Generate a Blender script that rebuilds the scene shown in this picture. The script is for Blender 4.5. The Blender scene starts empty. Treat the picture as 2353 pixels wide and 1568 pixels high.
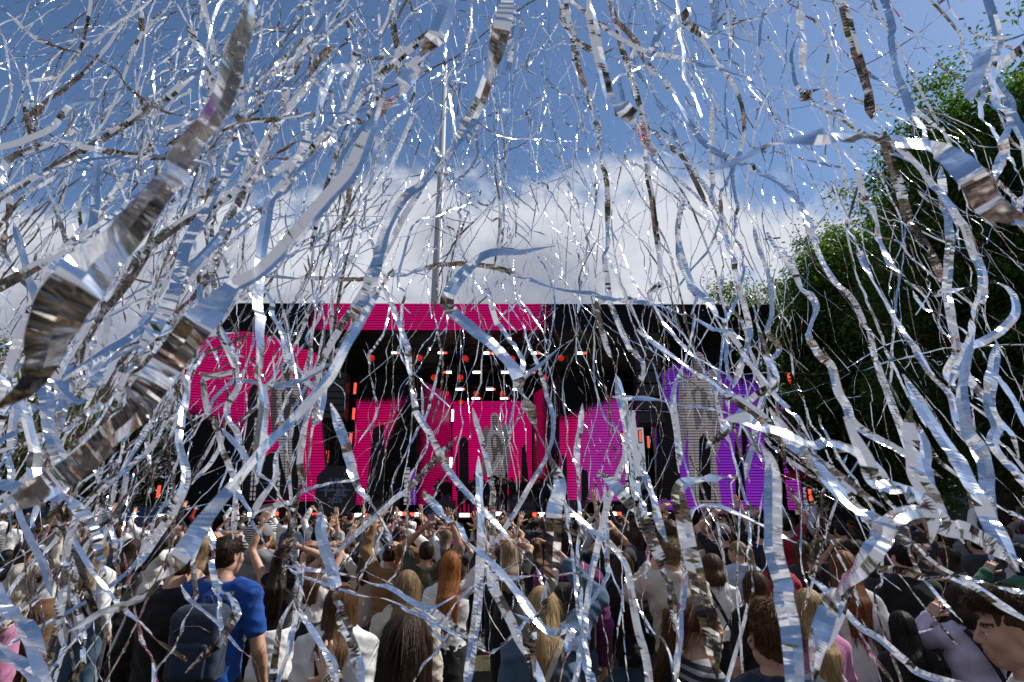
import bpy, math, random
import numpy as np
from mathutils import Vector, Matrix
R = math.radians
SC = bpy.context.scene
COL = SC.collection
# ---------------------------------------------------------------- camera
CAMZ, PITCH, LENS = 2.05, 16.5, 20.0
cam = bpy.data.cameras.new("camera"); camo = bpy.data.objects.new("camera", cam); COL.objects.link(camo)
camo.location = (0, 0, CAMZ); camo.rotation_euler = (R(90 + PITCH), 0, 0)
cam.lens = LENS; cam.sensor_width = 36; cam.clip_start = 0.05; cam.clip_end = 3000
cam.dof.use_dof = True; cam.dof.focus_distance = 9.0; cam.dof.aperture_fstop = 7.0
SC.camera = camo
# ---------------------------------------------------------------- exposure
SC.view_settings.view_transform = 'Standard'; SC.view_settings.look = 'None'
SC.view_settings.exposure = 0.05; SC.view_settings.gamma = 1.0
# ---------------------------------------------------------------- sun and sky
SUN_AZ, SUN_EL = 72.0, 48.0           # azimuth clockwise from straight ahead
sdir = Vector((math.sin(R(SUN_AZ)) * math.cos(R(SUN_EL)), math.cos(R(SUN_AZ)) * math.cos(R(SUN_EL)), math.sin(R(SUN_EL))))
sl = bpy.data.lights.new("sun", 'SUN'); sl.energy = 5.0; sl.angle = R(0.5); sl.color = (1, 0.95, 0.87)
so = bpy.data.objects.new("sun", sl); COL.objects.link(so)
so.rotation_euler = (-sdir).to_track_quat('-Z', 'Y').to_euler()

W = bpy.data.worlds.new("World"); SC.world = W; W.use_nodes = True
def world():
    nt = W.node_tree; N = nt.nodes; L = nt.links; N.clear()
    def math_(op, a, b=None, c=None):
        n = N.new('ShaderNodeMath'); n.operation = op
        for i, v in enumerate((a, b, c)):
            if v is None: continue
            if isinstance(v, (int, float)): n.inputs[i].default_value = v
            else: L.new(v, n.inputs[i])
        return n.outputs[0]
    def mix(f, a, b):
        n = N.new('ShaderNodeMix'); n.data_type = 'RGBA'
        for i, v in ((0, f), (6, a), (7, b)):
            if isinstance(v, (int, float)): n.inputs[i].default_value = v
            elif isinstance(v, tuple): n.inputs[i].default_value = v
            else: L.new(v, n.inputs[i])
        return n.outputs[2]
    def sstep(v, a, b):
        n = N.new('ShaderNodeMapRange'); n.interpolation_type = 'SMOOTHSTEP'
        n.inputs[1].default_value = a; n.inputs[2].default_value = b; L.new(v, n.inputs[0]); return n.outputs[0]
    out = N.new('ShaderNodeOutputWorld'); bg = N.new('ShaderNodeBackground'); L.new(bg.outputs[0], out.inputs[0])
    sky = N.new('ShaderNodeTexSky'); sky.sky_type = 'NISHITA'; sky.sun_disc = False
    sky.sun_elevation = R(SUN_EL); sky.sun_rotation = R(SUN_AZ); sky.altitude = 100; sky.air_density = 1.0; sky.dust_density = 0.5; sky.ozone_density = 2.0
    tc = N.new('ShaderNodeTexCoord'); sep = N.new('ShaderNodeSeparateXYZ'); L.new(tc.outputs['Generated'], sep.inputs[0])
    z = sep.outputs[2]; x = sep.outputs[0]
    # clouds lie on a flat layer: project the direction on it
    zz = math_('MAXIMUM', math_('ADD', z, 0.16), 0.02)
    cx = math_('DIVIDE', x, zz); cy = math_('DIVIDE', sep.outputs[1], zz)
    cmb = N.new('ShaderNodeCombineXYZ'); L.new(cx, cmb.inputs[0]); L.new(cy, cmb.inputs[1]); cmb.inputs[2].default_value = 11.2
    n1 = N.new('ShaderNodeTexNoise'); n1.inputs['Scale'].default_value = 1.9; n1.inputs['Detail'].default_value = 9; n1.inputs['Roughness'].default_value = 0.58
    L.new(cmb.outputs[0], n1.inputs['Vector'])
    n2 = N.new('ShaderNodeTexNoise'); n2.inputs['Scale'].default_value = 6.5; n2.inputs['Detail'].default_value = 5; n2.inputs['Roughness'].default_value = 0.55
    L.new(tc.outputs['Generated'], n2.inputs['Vector'])
    n3 = N.new('ShaderNodeTexNoise'); n3.inputs['Scale'].default_value = 3.2; n3.inputs['Detail'].default_value = 6
    L.new(tc.outputs['Generated'], n3.inputs['Vector'])
    bank = math_('MULTIPLY', math_('SUBTRACT', math_('SUBTRACT', 0.555, z), math_('MULTIPLY', math_('MULTIPLY', x, x), 0.25)), 3.3)
    dens = math_('ADD', math_('ADD', bank, math_('MULTIPLY', math_('SUBTRACT', n1.outputs[0], 0.5), 1.2)), math_('MULTIPLY', math_('SUBTRACT', n2.outputs[0], 0.5), 1.0))
    # extra unseen cloud added behind the photographer to whiten the foil's reflections
    dens = math_('ADD', dens, math_('MULTIPLY', math_('MAXIMUM', math_('SUBTRACT', -0.05, sep.outputs[1]), 0.0), 2.6))
    mask = sstep(dens, 0.0, 0.27)
    thick = sstep(math_('ADD', dens, math_('MULTIPLY', math_('SUBTRACT', n3.outputs[0], 0.5), 1.6)), 0.2, 0.95)
    cloud = mix(thick, CLOUD_TOP, CLOUD_BASE)
    skyc = mix(1.0, sky.outputs[0], sky.outputs[0])
    tint = N.new('ShaderNodeMix'); tint.data_type = 'RGBA'; tint.blend_type = 'MULTIPLY'; tint.inputs[0].default_value = 1
    L.new(sky.outputs[0], tint.inputs[6]); tint.inputs[7].default_value = SKY_TINT
    full = mix(mask, tint.outputs[2], cloud)
    L.new(full, bg.inputs[0]); bg.inputs[1].default_value = SKY_STR
SKY_STR = 0.105
SKY_TINT = (0.86, 0.98, 1.1, 1)
CLOUD_TOP = (6.6, 6.85, 7.5, 1)
CLOUD_BASE = (3.1, 3.35, 4.15, 1)
world()

# ---------------------------------------------------------------- helpers
FPX = LENS / 36 * 2353
CP, SP = math.cos(R(PITCH)), math.sin(R(PITCH))
def ray(px, py):
    x = (px - 1176.5) / FPX; y = (784 - py) / FPX
    return np.array((x, CP - y * SP, SP + y * CP))
def at(px, py, Y):
    d = ray(px, py); return np.array((0, 0, CAMZ)) + d * (Y / d[1])
def atd(px, py, D):
    """a point at depth D along the lens axis"""
    return np.array((0, 0, CAMZ)) + ray(px, py) * D
def proj(p):
    x, y, z = p[0], p[1], p[2] - CAMZ
    dep = y * CP + z * SP; up = -y * SP + z * CP
    return 1176.5 + x / dep * FPX, 784 - up / dep * FPX, dep

def mk(name, V, Q, mats=None, parent=None, smooth=True, mi=None, uv=None):
    """one mesh object from arrays of vertices and quads (or triangles)"""
    V = np.asarray(V, dtype=np.float32); Q = np.asarray(Q, dtype=np.int32)
    me = bpy.data.meshes.new(name); k = Q.shape[1] if len(Q) else 4
    me.vertices.add(len(V)); me.vertices.foreach_set('co', V.ravel())
    me.loops.add(Q.size); me.loops.foreach_set('vertex_index', Q.ravel())
    me.polygons.add(len(Q)); me.polygons.foreach_set('loop_start', np.arange(0, Q.size, k, dtype=np.int32))
    if mi is not None: me.polygons.foreach_set('material_index', np.asarray(mi, dtype=np.int32))
    me.polygons.foreach_set('use_smooth', np.full(len(Q), smooth, dtype=bool))
    if uv is not None:
        l = me.uv_layers.new(name='UVMap'); l.data.foreach_set('uv', np.asarray(uv, dtype=np.float32)[Q.ravel()].ravel())
    me.update(calc_edges=True)
    for m in (mats if isinstance(mats, (list, tuple)) else [mats]):
        if m: me.materials.append(m)
    o = bpy.data.objects.new(name, me); COL.objects.link(o)
    if parent: o.parent = parent
    return o
def mkng(name, V, F, mats, parent=None, mi=None, smooth=False):
    me = bpy.data.meshes.new(name); me.from_pydata([tuple(map(float, v)) for v in V], [], [list(map(int, f)) for f in F])
    for m in (mats if isinstance(mats, (list, tuple)) else [mats]): me.materials.append(m)
    if mi is not None: me.polygons.foreach_set('material_index', mi)
    if smooth: me.polygons.foreach_set('use_smooth', [True] * len(F))
    me.update(); o = bpy.data.objects.new(name, me); COL.objects.link(o)
    if parent: o.parent = parent
    return o
def tag(o, label=None, cat=None, group=None, kind=None):
    if label: o['label'] = label
    if cat: o['category'] = cat
    if group: o['group'] = group
    if kind: o['kind'] = kind
    return o
def thing(name, loc, label, cat, group=None, rz=0):
    o = bpy.data.objects.new(name, None); COL.objects.link(o); o.location = loc; o.rotation_euler = (0, 0, rz); o.empty_display_size = 0.1
    return tag(o, label, cat, group)
class MB:
    """collects simple solids into one quad mesh"""
    def __init__(s): s.V = []; s.Q = []; s.n = 0
    def add(s, V, Q):
        s.V.append(np.asarray(V, float)); s.Q.append(np.asarray(Q, int) + s.n); s.n += len(V); return s
    def box(s, c, d, M=None, bev=0.0):
        x, y, z = (v / 2 for v in d)
        V = np.array([(i, j, k) for k in (-z, z) for i, j in ((-x, -y), (x, -y), (x, y), (-x, y))])
        if M is not None: V = V @ np.asarray(M).T
        return s.add(V + np.asarray(c, float), [(3, 2, 1, 0), (4, 5, 6, 7), (0, 1, 5, 4), (1, 2, 6, 5), (2, 3, 7, 6), (3, 0, 4, 7)])
    def tube(s, pts, r, n=8, cap=True):
        pts = np.asarray(pts, float); m = len(pts); r = np.broadcast_to(np.asarray(r, float), (m,))
        T = np.gradient(pts, axis=0); T /= np.linalg.norm(T, axis=1)[:, None] + 1e-9
        a = np.array((0, 0, 1.0)) if abs(T[0][2]) < 0.9 else np.array((1.0, 0, 0))
        V = []
        for i in range(m):
            u = np.cross(T[i], a); u /= np.linalg.norm(u) + 1e-9; v = np.cross(T[i], u)
            an = np.arange(n) * 2 * math.pi / n
            V.append(pts[i] + r[i] * (np.cos(an)[:, None] * u + np.sin(an)[:, None] * v))
        Q = [(i * n + j, i * n + (j + 1) % n, (i + 1) * n + (j + 1) % n, (i + 1) * n + j) for i in range(m - 1) for j in range(n)]
        if cap and n % 2 == 0:
            for b in (0, (m - 1) * n):
                for j in range(n // 2 - 1):
                    Q.append((b + j, b + j + 1, b + n - 2 - j, b + n - 1 - j))
        return s.add(np.concatenate(V), Q)
    def build(s, name, mat, parent=None, smooth=False): return mk(name, np.concatenate(s.V), np.concatenate(s.Q), mat, parent, smooth)

# ---------------------------------------------------------------- materials
MATS = {}
def nmat(name):
    m = bpy.data.materials.new(name); m.use_nodes = True; nt = m.node_tree
    return m, nt, nt.nodes, nt.links, nt.nodes['Principled BSDF']
def setc(sock, c): sock.default_value = (c[0], c[1], c[2], 1)
def mat(name, col, rough=0.7, metal=0.0, var=0.25, nscale=8.0, bump=0.0, bscale=30.0, stretch=(1, 1, 1), spec=0.5, sheen=0.0, coord='Object'):
    """a procedural material: colour broken up by noise, and a noise bump"""
    if name in MATS: return MATS[name]
    m, nt, N, L, b = nmat(name)
    tc = N.new('ShaderNodeTexCoord'); mp = N.new('ShaderNodeMapping'); mp.inputs['Scale'].default_value = stretch
    L.new(tc.outputs[coord], mp.inputs[0])
    n = N.new('ShaderNodeTexNoise'); n.inputs['Scale'].default_value = nscale; n.inputs['Detail'].default_value = 5; L.new(mp.outputs[0], n.inputs['Vector'])
    cr = N.new('ShaderNodeValToRGB'); e = cr.color_ramp.elements
    e[0].position = 0.3; e[1].position = 0.7
    e[0].color = tuple(c * (1 - var) for c in col[:3]) + (1,); e[1].color = tuple(min(1, c * (1 + var)) for c in col[:3]) + (1,)
    L.new(n.outputs[0], cr.inputs[0]); L.new(cr.outputs[0], b.inputs['Base Color'])
    b.inputs['Roughness'].default_value = rough; b.inputs['Metallic'].default_value = metal; b.inputs['Specular IOR Level'].default_value = spec
    if sheen: b.inputs['Sheen Weight'].default_value = sheen
    if bump:
        n2 = N.new('ShaderNodeTexNoise'); n2.inputs['Scale'].default_value = bscale; n2.inputs['Detail'].default_value = 4; L.new(mp.outputs[0], n2.inputs['Vector'])
        bp = N.new('ShaderNodeBump'); bp.inputs['Strength'].default_value = bump; bp.inputs['Distance'].default_value = 0.02
        L.new(n2.outputs[0], bp.inputs['Height']); L.new(bp.outputs[0], b.inputs['Normal'])
    MATS[name] = m; return m
def emit(name, col, s, lines=False):
    if name in MATS: return MATS[name]
    m, nt, N, L, b = nmat(name)
    setc(b.inputs['Base Color'], (0.02, 0.02, 0.02)); setc(b.inputs['Emission Color'], col); b.inputs['Emission Strength'].default_value = s
    MATS[name] = m; return m
def cloth(name, col, **k):
    k = dict(dict(rough=0.85, var=0.12, nscale=5, bump=0.55, bscale=9, spec=0.25, sheen=0.15), **k)
    return mat('cloth_' + name, col, **k)

def foil_mat():
    m, nt, N, L, b = nmat('silver_foil')
    setc(b.inputs['Base Color'], (0.96, 0.935, 0.905)); b.inputs['Metallic'].default_value = 1; b.inputs['Roughness'].default_value = 0.12
    uv = N.new('ShaderNodeUVMap')
    mp = N.new('ShaderNodeMapping'); mp.inputs['Scale'].default_value = (26, 34, 1); mp.inputs['Rotation'].default_value = (0, 0, 0.6); L.new(uv.outputs[0], mp.inputs[0])
    n1 = N.new('ShaderNodeTexNoise'); n1.inputs['Scale'].default_value = 1; n1.inputs['Detail'].default_value = 3; n1.inputs['Distortion'].default_value = 0.6; L.new(mp.outputs[0], n1.inputs['Vector'])
    mp2 = N.new('ShaderNodeMapping'); mp2.inputs['Scale'].default_value = (40, 40, 1); L.new(uv.outputs[0], mp2.inputs[0])
    v = N.new('ShaderNodeTexVoronoi'); v.inputs['Scale'].default_value = 1.3; L.new(mp2.outputs[0], v.inputs['Vector'])
    ad = N.new('ShaderNodeMath'); ad.operation = 'ADD'; L.new(n1.outputs[0], ad.inputs[0])
    ml = N.new('ShaderNodeMath'); ml.operation = 'MULTIPLY'; ml.inputs[1].default_value = 0.3; L.new(v.outputs[0], ml.inputs[0]); L.new(ml.outputs[0], ad.inputs[1])
    bp = N.new('ShaderNodeBump'); bp.inputs['Strength'].default_value = 0.26; bp.inputs['Distance'].default_value = 0.003
    L.new(ad.outputs[0], bp.inputs['Height']); L.new(bp.outputs[0], b.inputs['Normal'])
    return m
FOIL = foil_mat()

def led_mat(name, c0, c1, dirv=(1, 0, 0), a=0.0, bb=1.0, fade=None, fade2=None, strength=1.0, pitch=0.125, specks=True, extra=None):
    """LED wall: two colours blended along dirv (world metres a..bb), dissolving into unlit pixels; rows of LEDs with dark gaps."""
    m, nt, N, L, b = nmat(name)
    geo = N.new('ShaderNodeNewGeometry'); pos = geo.outputs['Position']
    def M(op, x, y=None):
        n = N.new('ShaderNodeMath'); n.operation = op
        for i, v in enumerate((x, y)):
            if v is None: continue
            if isinstance(v, (int, float)): n.inputs[i].default_value = v
            else: L.new(v, n.inputs[i])
        return n.outputs[0]
    def dot(v):
        n = N.new('ShaderNodeVectorMath'); n.operation = 'DOT_PRODUCT'; L.new(pos, n.inputs[0]); n.inputs[1].default_value = v; return n.outputs['Value']
    def mr(v, x0, x1, y0=0, y1=1):
        n = N.new('ShaderNodeMapRange'); n.inputs[1].default_value = x0; n.inputs[2].default_value = x1; n.inputs[3].default_value = y0; n.inputs[4].default_value = y1; L.new(v, n.inputs[0]); return n.outputs[0]
    def noise(s, d, st=(1, 1, 1)):
        mp = N.new('ShaderNodeMapping'); mp.inputs['Scale'].default_value = st; L.new(pos, mp.inputs[0])
        n = N.new('ShaderNodeTexNoise'); n.inputs['Scale'].default_value = s; n.inputs['Detail'].default_value = d; L.new(mp.outputs[0], n.inputs['Vector']); return n.outputs[0]
    big = noise(0.35, 3); fine = noise(13.0, 2, (1, 1, 1.6))
    t = M('ADD', mr(dot(dirv), a, bb), M('MULTIPLY', M('SUBTRACT', big, 0.5), 0.9))
    mx = N.new('ShaderNodeMix'); mx.data_type = 'RGBA'; L.new(t, mx.inputs[0]); mx.inputs[6].default_value = (*c0, 1); mx.inputs[7].default_value = (*c1, 1)
    lit = None
    for f in (fade, fade2):
        if not f: continue
        fd, lo, hi = f                                       # 0 (dark) at lo, 1 (lit) at hi
        g = mr(dot(fd), lo - .15 * (hi - lo), hi + .15 * (hi - lo), -0.35, 1.25)
        g = M('ADD', g, M('MULTIPLY', M('SUBTRACT', fine, 0.5), 2.0)); g = M('ADD', g, M('MULTIPLY', M('SUBTRACT', big, 0.5), 0.6))
        g = mr(g, 0.3, 0.66)
        lit = g if lit is None else M('MULTIPLY', lit, g)
    row = M('SINE', M('MULTIPLY', dot((0, 0, 1)), 2 * math.pi / pitch)); row = mr(row, -0.9, -0.1, 0.12, 1.0)
    s = M('MULTIPLY', row, strength * 0.74)
    if lit is not None: s = M('MULTIPLY', s, lit)
    L.new(mx.outputs[2], b.inputs['Emission Color']); L.new(s, b.inputs['Emission Strength'])
    setc(b.inputs['Base Color'], (0.005, 0.006, 0.008)); b.inputs['Roughness'].default_value = 0.6; b.inputs['Specular IOR Level'].default_value = 0.12
    if specks:                                                # a few stray cyan pixels on the unlit part
        sp = noise(5.5, 1); sp = mr(sp, 0.735, 0.76); md = N.new('ShaderNodeMix'); md.data_type = 'RGBA'
        inv = M('SUBTRACT', 1.0, lit) if lit is not None else 0.0
        if lit is not None:
            k = M('MULTIPLY', sp, inv); L.new(k, md.inputs[0]); L.new(mx.outputs[2], md.inputs[6]); md.inputs[7].default_value = (0.05, 0.5, 0.65, 1)
            L.new(md.outputs[2], b.inputs['Emission Color']); L.new(M('ADD', s, M('MULTIPLY', k, 0.6)), b.inputs['Emission Strength'])
    return m
# ---------------------------------------------------------------- implicit surfaces
class SDF:
    """signed distance on a grid; each primitive is evaluated only round itself"""
    def __init__(s, lo, hi, vx):
        s.lo = np.asarray(lo, float); s.vx = vx
        s.n = np.maximum(np.ceil((np.asarray(hi, float) - s.lo) / vx).astype(int) + 1, 3)
        s.F = np.full(s.n, 1.0, np.float32)
        s.ax = [s.lo[i] + vx * np.arange(s.n[i]) for i in range(3)]
    def sub(s, lo, hi):
        i0 = np.clip(np.floor((np.asarray(lo) - s.lo) / s.vx).astype(int), 0, s.n); i1 = np.clip(np.ceil((np.asarray(hi) - s.lo) / s.vx).astype(int) + 1, 0, s.n)
        sl = tuple(slice(a, b) for a, b in zip(i0, i1))
        P = np.stack(np.meshgrid(*[s.ax[k][sl[k]] for k in range(3)], indexing='ij'), -1).astype(np.float32)
        return sl, P
    def put(s, sl, d, k, cut=False):
        A = s.F[sl]
        if A.size == 0: return
        if cut: d = -d; h = np.clip(0.5 - 0.5 * (A - d) / k, 0, 1); s.F[sl] = A + (d - A) * h + k * h * (1 - h)
        else: h = np.clip(0.5 + 0.5 * (A - d) / k, 0, 1); s.F[sl] = A + (d - A) * h - k * h * (1 - h)
    def cone(s, a, b, ra, rb, k=0.03, cut=False):
        a = np.asarray(a, float); b = np.asarray(b, float); m = max(ra, rb) + 3 * k + 2 * s.vx
        sl, P = s.sub(np.minimum(a, b) - m, np.maximum(a, b) + m)
        ab = b - a; t = np.clip(((P - a) @ ab) / (ab @ ab + 1e-9), 0, 1)
        s.put(sl, np.linalg.norm(P - a - t[..., None] * ab, axis=-1) - (ra + t * (rb - ra)), k, cut); return s
    def ell(s, c, r, k=0.03, cut=False, M=None):
        c = np.asarray(c, float); r = np.asarray(r, float); m = max(r) + 3 * k + 2 * s.vx
        sl, P = s.sub(c - m, c + m); p = P - c
        if M is not None: p = p @ np.asarray(M, float)
        k0 = np.linalg.norm(p / r, axis=-1); k1 = np.linalg.norm(p / (r * r), axis=-1) + 1e-6
        s.put(sl, k0 * (k0 - 1) / k1, k, cut); return s
    def rbox(s, c, h, rad, k=0.02, M=None, cut=False):
        c = np.asarray(c, float); h = np.asarray(h, float); m = np.linalg.norm(h) + rad + 3 * k
        sl, P = s.sub(c - m, c + m); p = P - c
        if M is not None: p = p @ np.asarray(M, float)
        q = np.abs(p) - h
        s.put(sl, np.linalg.norm(np.maximum(q, 0), axis=-1) + np.minimum(q.max(-1), 0) - rad, k, cut); return s
    def grid(s): return np.stack(np.meshgrid(*s.ax, indexing='ij'), -1)
    def noise(s, amp, f, seed=0):
        g = [a.astype(np.float32) for a in s.ax]; X, Y, Z = g[0][:, None, None], g[1][None, :, None], g[2][None, None, :]
        r = np.random.RandomState(seed); f = np.broadcast_to(np.asarray(f, float), (3,))
        for o in range(3):
            q = r.uniform(0, 6.3, 6); w = r.uniform(0.7, 1.3, 6) * (1.7 ** o)
            s.F += (amp / (1.6 ** o)) * (np.sin(X * f[0] * w[0] + q[0] + 1.3 * np.sin(Z * f[2] * w[3] * 0.7 + q[3])) * np.sin(Y * f[1] * w[1] + q[1]) * np.sin(Z * f[2] * w[2] + q[2] + np.sin(X * f[0] * w[4] + q[4]))).astype(np.float32)
        return s
    def above(s, z, sharp=0.0):   # keep what is above z
        s.F = np.maximum(s.F, (z - s.ax[2])[None, None, :].astype(np.float32)); return s
    def below(s, z): s.F = np.maximum(s.F, (s.ax[2] - z)[None, None, :].astype(np.float32)); return s
    def mesh(s):
        F = s.F.copy()
        for ax in range(3):
            ix = [slice(None)] * 3; ix[ax] = 0; F[tuple(ix)] = 1; ix[ax] = -1; F[tuple(ix)] = 1
        S = F < 0; n = np.array(F.shape)
        C = [(i, j, k) for i in (0, 1) for j in (0, 1) for k in (0, 1)]
        sub = lambda A, c: A[c[0]:n[0] - 1 + c[0], c[1]:n[1] - 1 + c[1], c[2]:n[2] - 1 + c[2]]
        cnt = sum(sub(S, c).astype(np.int8) for c in C)
        act = (cnt > 0) & (cnt < 8); idx = np.argwhere(act)
        if len(idx) == 0: return np.zeros((0, 3)), np.zeros((0, 4), int)
        acc = np.zeros((len(idx), 3)); num = np.zeros(len(idx))
        for a in range(8):
            for ax in range(3):
                ca = C[a]
                if ca[ax]: continue
                cb = list(ca); cb[ax] = 1
                fa = F[tuple((idx + ca).T)]; fb = F[tuple((idx + cb).T)]
                cr = (fa < 0) != (fb < 0); t = np.where(cr, fa / (fa - fb + 1e-12), 0)
                p = np.tile(np.array(ca, float), (len(idx), 1)); p[:, ax] = t
                acc[cr] += p[cr]; num[cr] += 1
        V = s.lo + (idx + acc / num[:, None]) * s.vx
        id3 = np.full(act.shape, -1, int); id3[tuple(idx.T)] = np.arange(len(idx))
        Q = []
        for ax in range(3):
            u, v = (ax + 1) % 3, (ax + 2) % 3
            A = [slice(1, -1)] * 3; B = [slice(1, -1)] * 3; A[ax] = slice(0, -1); B[ax] = slice(1, None)
            sa, sb = S[tuple(A)], S[tuple(B)]; e = np.argwhere(sa != sb)
            if len(e) == 0: continue
            ins = sa[tuple(e.T)]
            base = e.copy()
            for k in range(3):
                if k != ax: base[:, k] += 1
            def cell(du, dv):
                c = base.copy(); c[:, u] -= du; c[:, v] -= dv; return id3[tuple(c.T)]
            q = np.stack([cell(1, 1), cell(0, 1), cell(0, 0), cell(1, 0)], 1)
            q[~ins] = q[~ins][:, ::-1]; Q.append(q)
        Q = np.concatenate(Q); return V, Q[(Q >= 0).all(1)]
def normals(V, Q):
    n = np.cross(V[Q[:, 2]] - V[Q[:, 0]], V[Q[:, 3]] - V[Q[:, 1]]); N = np.zeros_like(V)
    for k in range(4): np.add.at(N, Q[:, k], n)
    return N / (np.linalg.norm(N, axis=1)[:, None] + 1e-9)
def relax(V, Q, it=1):
    for _ in range(it):
        A = np.zeros_like(V); c = np.zeros(len(V))
        for k in range(4):
            np.add.at(A, Q[:, k], V[Q[:, (k + 1) % 4]]); np.add.at(c, Q[:, k], 1)
        V = V * 0.5 + 0.5 * A / np.maximum(c, 1)[:, None]
    return V

# ---------------------------------------------------------------- hand and head templates
def rot(axis, ang): return np.array(Matrix.Rotation(ang, 3, Vector(axis)))
def make_hand(pose, vx):
    """left hand seen from its back: wrist at 0, fingers along +Z, palm to +Y, thumb to +X. Metres for a 0.185 m hand."""
    g = SDF((-0.12, -0.1, -0.045), (0.13, 0.14, 0.235), vx)
    k = 0.009
    g.cone((0, 0, -0.03), (0, 0, 0.012), 0.0255, 0.025, k)
    g.rbox((0.0, 0.0, 0.052), (0.026, 0.006, 0.038), 0.0105, k)
    g.cone((0.026, 0.006, 0.02), (0.03, 0.01, 0.055), 0.015, 0.012, k)
    g.cone((-0.026, 0.006, 0.02), (-0.028, 0.004, 0.06), 0.013, 0.011, k)
    curl = {'open': (0.10, 0.08, 0.06), 'relax': (0.35, 0.45, 0.3), 'hold': (0.55, 1.05, 0.75), 'fist': (1.35, 1.5, 1.0)}[pose]
    sp = {'open': (0.17, 0.03, -0.1, -0.27), 'relax': (0.06, 0.0, -0.05, -0.12), 'hold': (0.1, 0.02, -0.05, -0.14), 'fist': (0, 0, 0, 0)}[pose]
    rnd = random.Random(len(pose))
    for i, (x, z, l) in enumerate(((0.0275, 0.096, 0.073), (0.0095, 0.1, 0.081), (-0.009, 0.097, 0.075), (-0.0265, 0.089, 0.058))):
        p = np.array((x, 0.0, z)); f = (0.48, 0.29, 0.23); a = 0; r0 = 0.0094 if i < 3 else 0.008
        g.cone((x * 0.8, 0, 0.055), p, 0.010, r0 + 0.0012, 0.006)
        S = rot((0, 1, 0), sp[i])
        for j in range(3):
            a += curl[j] * (1 + 0.22 * rnd.uniform(-1, 1) + 0.08 * i)
            d = S @ (rot((1, 0, 0), -a) @ np.array((0, 0, 1.0)))
            q = p + d * l * f[j] * 1.02
            g.cone(p, q, r0 - 0.0009 * j, r0 - 0.0009 * (j + 1) - (0.0006 if j == 2 else 0), 0.0028); p = q
    th = {'open': ((0.78, 0.15, 0.62), (0.6, 0.1, 0.8)), 'relax': ((0.5, 0.45, 0.75), (0.2, 0.4, 0.9)), 'hold': ((0.45, 0.85, 0.35), (0.1, 0.75, 0.7)), 'fist': ((0.4, 0.75, 0.5), (-0.6, 0.55, 0.5))}[pose]
    p = np.array((0.026, 0.008, 0.03))
    for d, l, ra, rb in ((th[0], 0.046, 0.0155, 0.0115), (th[0], 0.03, 0.0115, 0.0102), (th[1], 0.028, 0.0102, 0.0082)):
        d = np.array(d) / np.linalg.norm(d); q = p + d * l; g.cone(p, q, ra, rb, 0.006); p = q
    V, Q = g.mesh(); return relax(V, Q, 1), Q
HANDS = {}
def hand(pose, res):
    if (pose, res) not in HANDS: HANDS[(pose, res)] = make_hand(pose, 0.0032 if res == 0 else 0.0055)
    return HANDS[(pose, res)]

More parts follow.
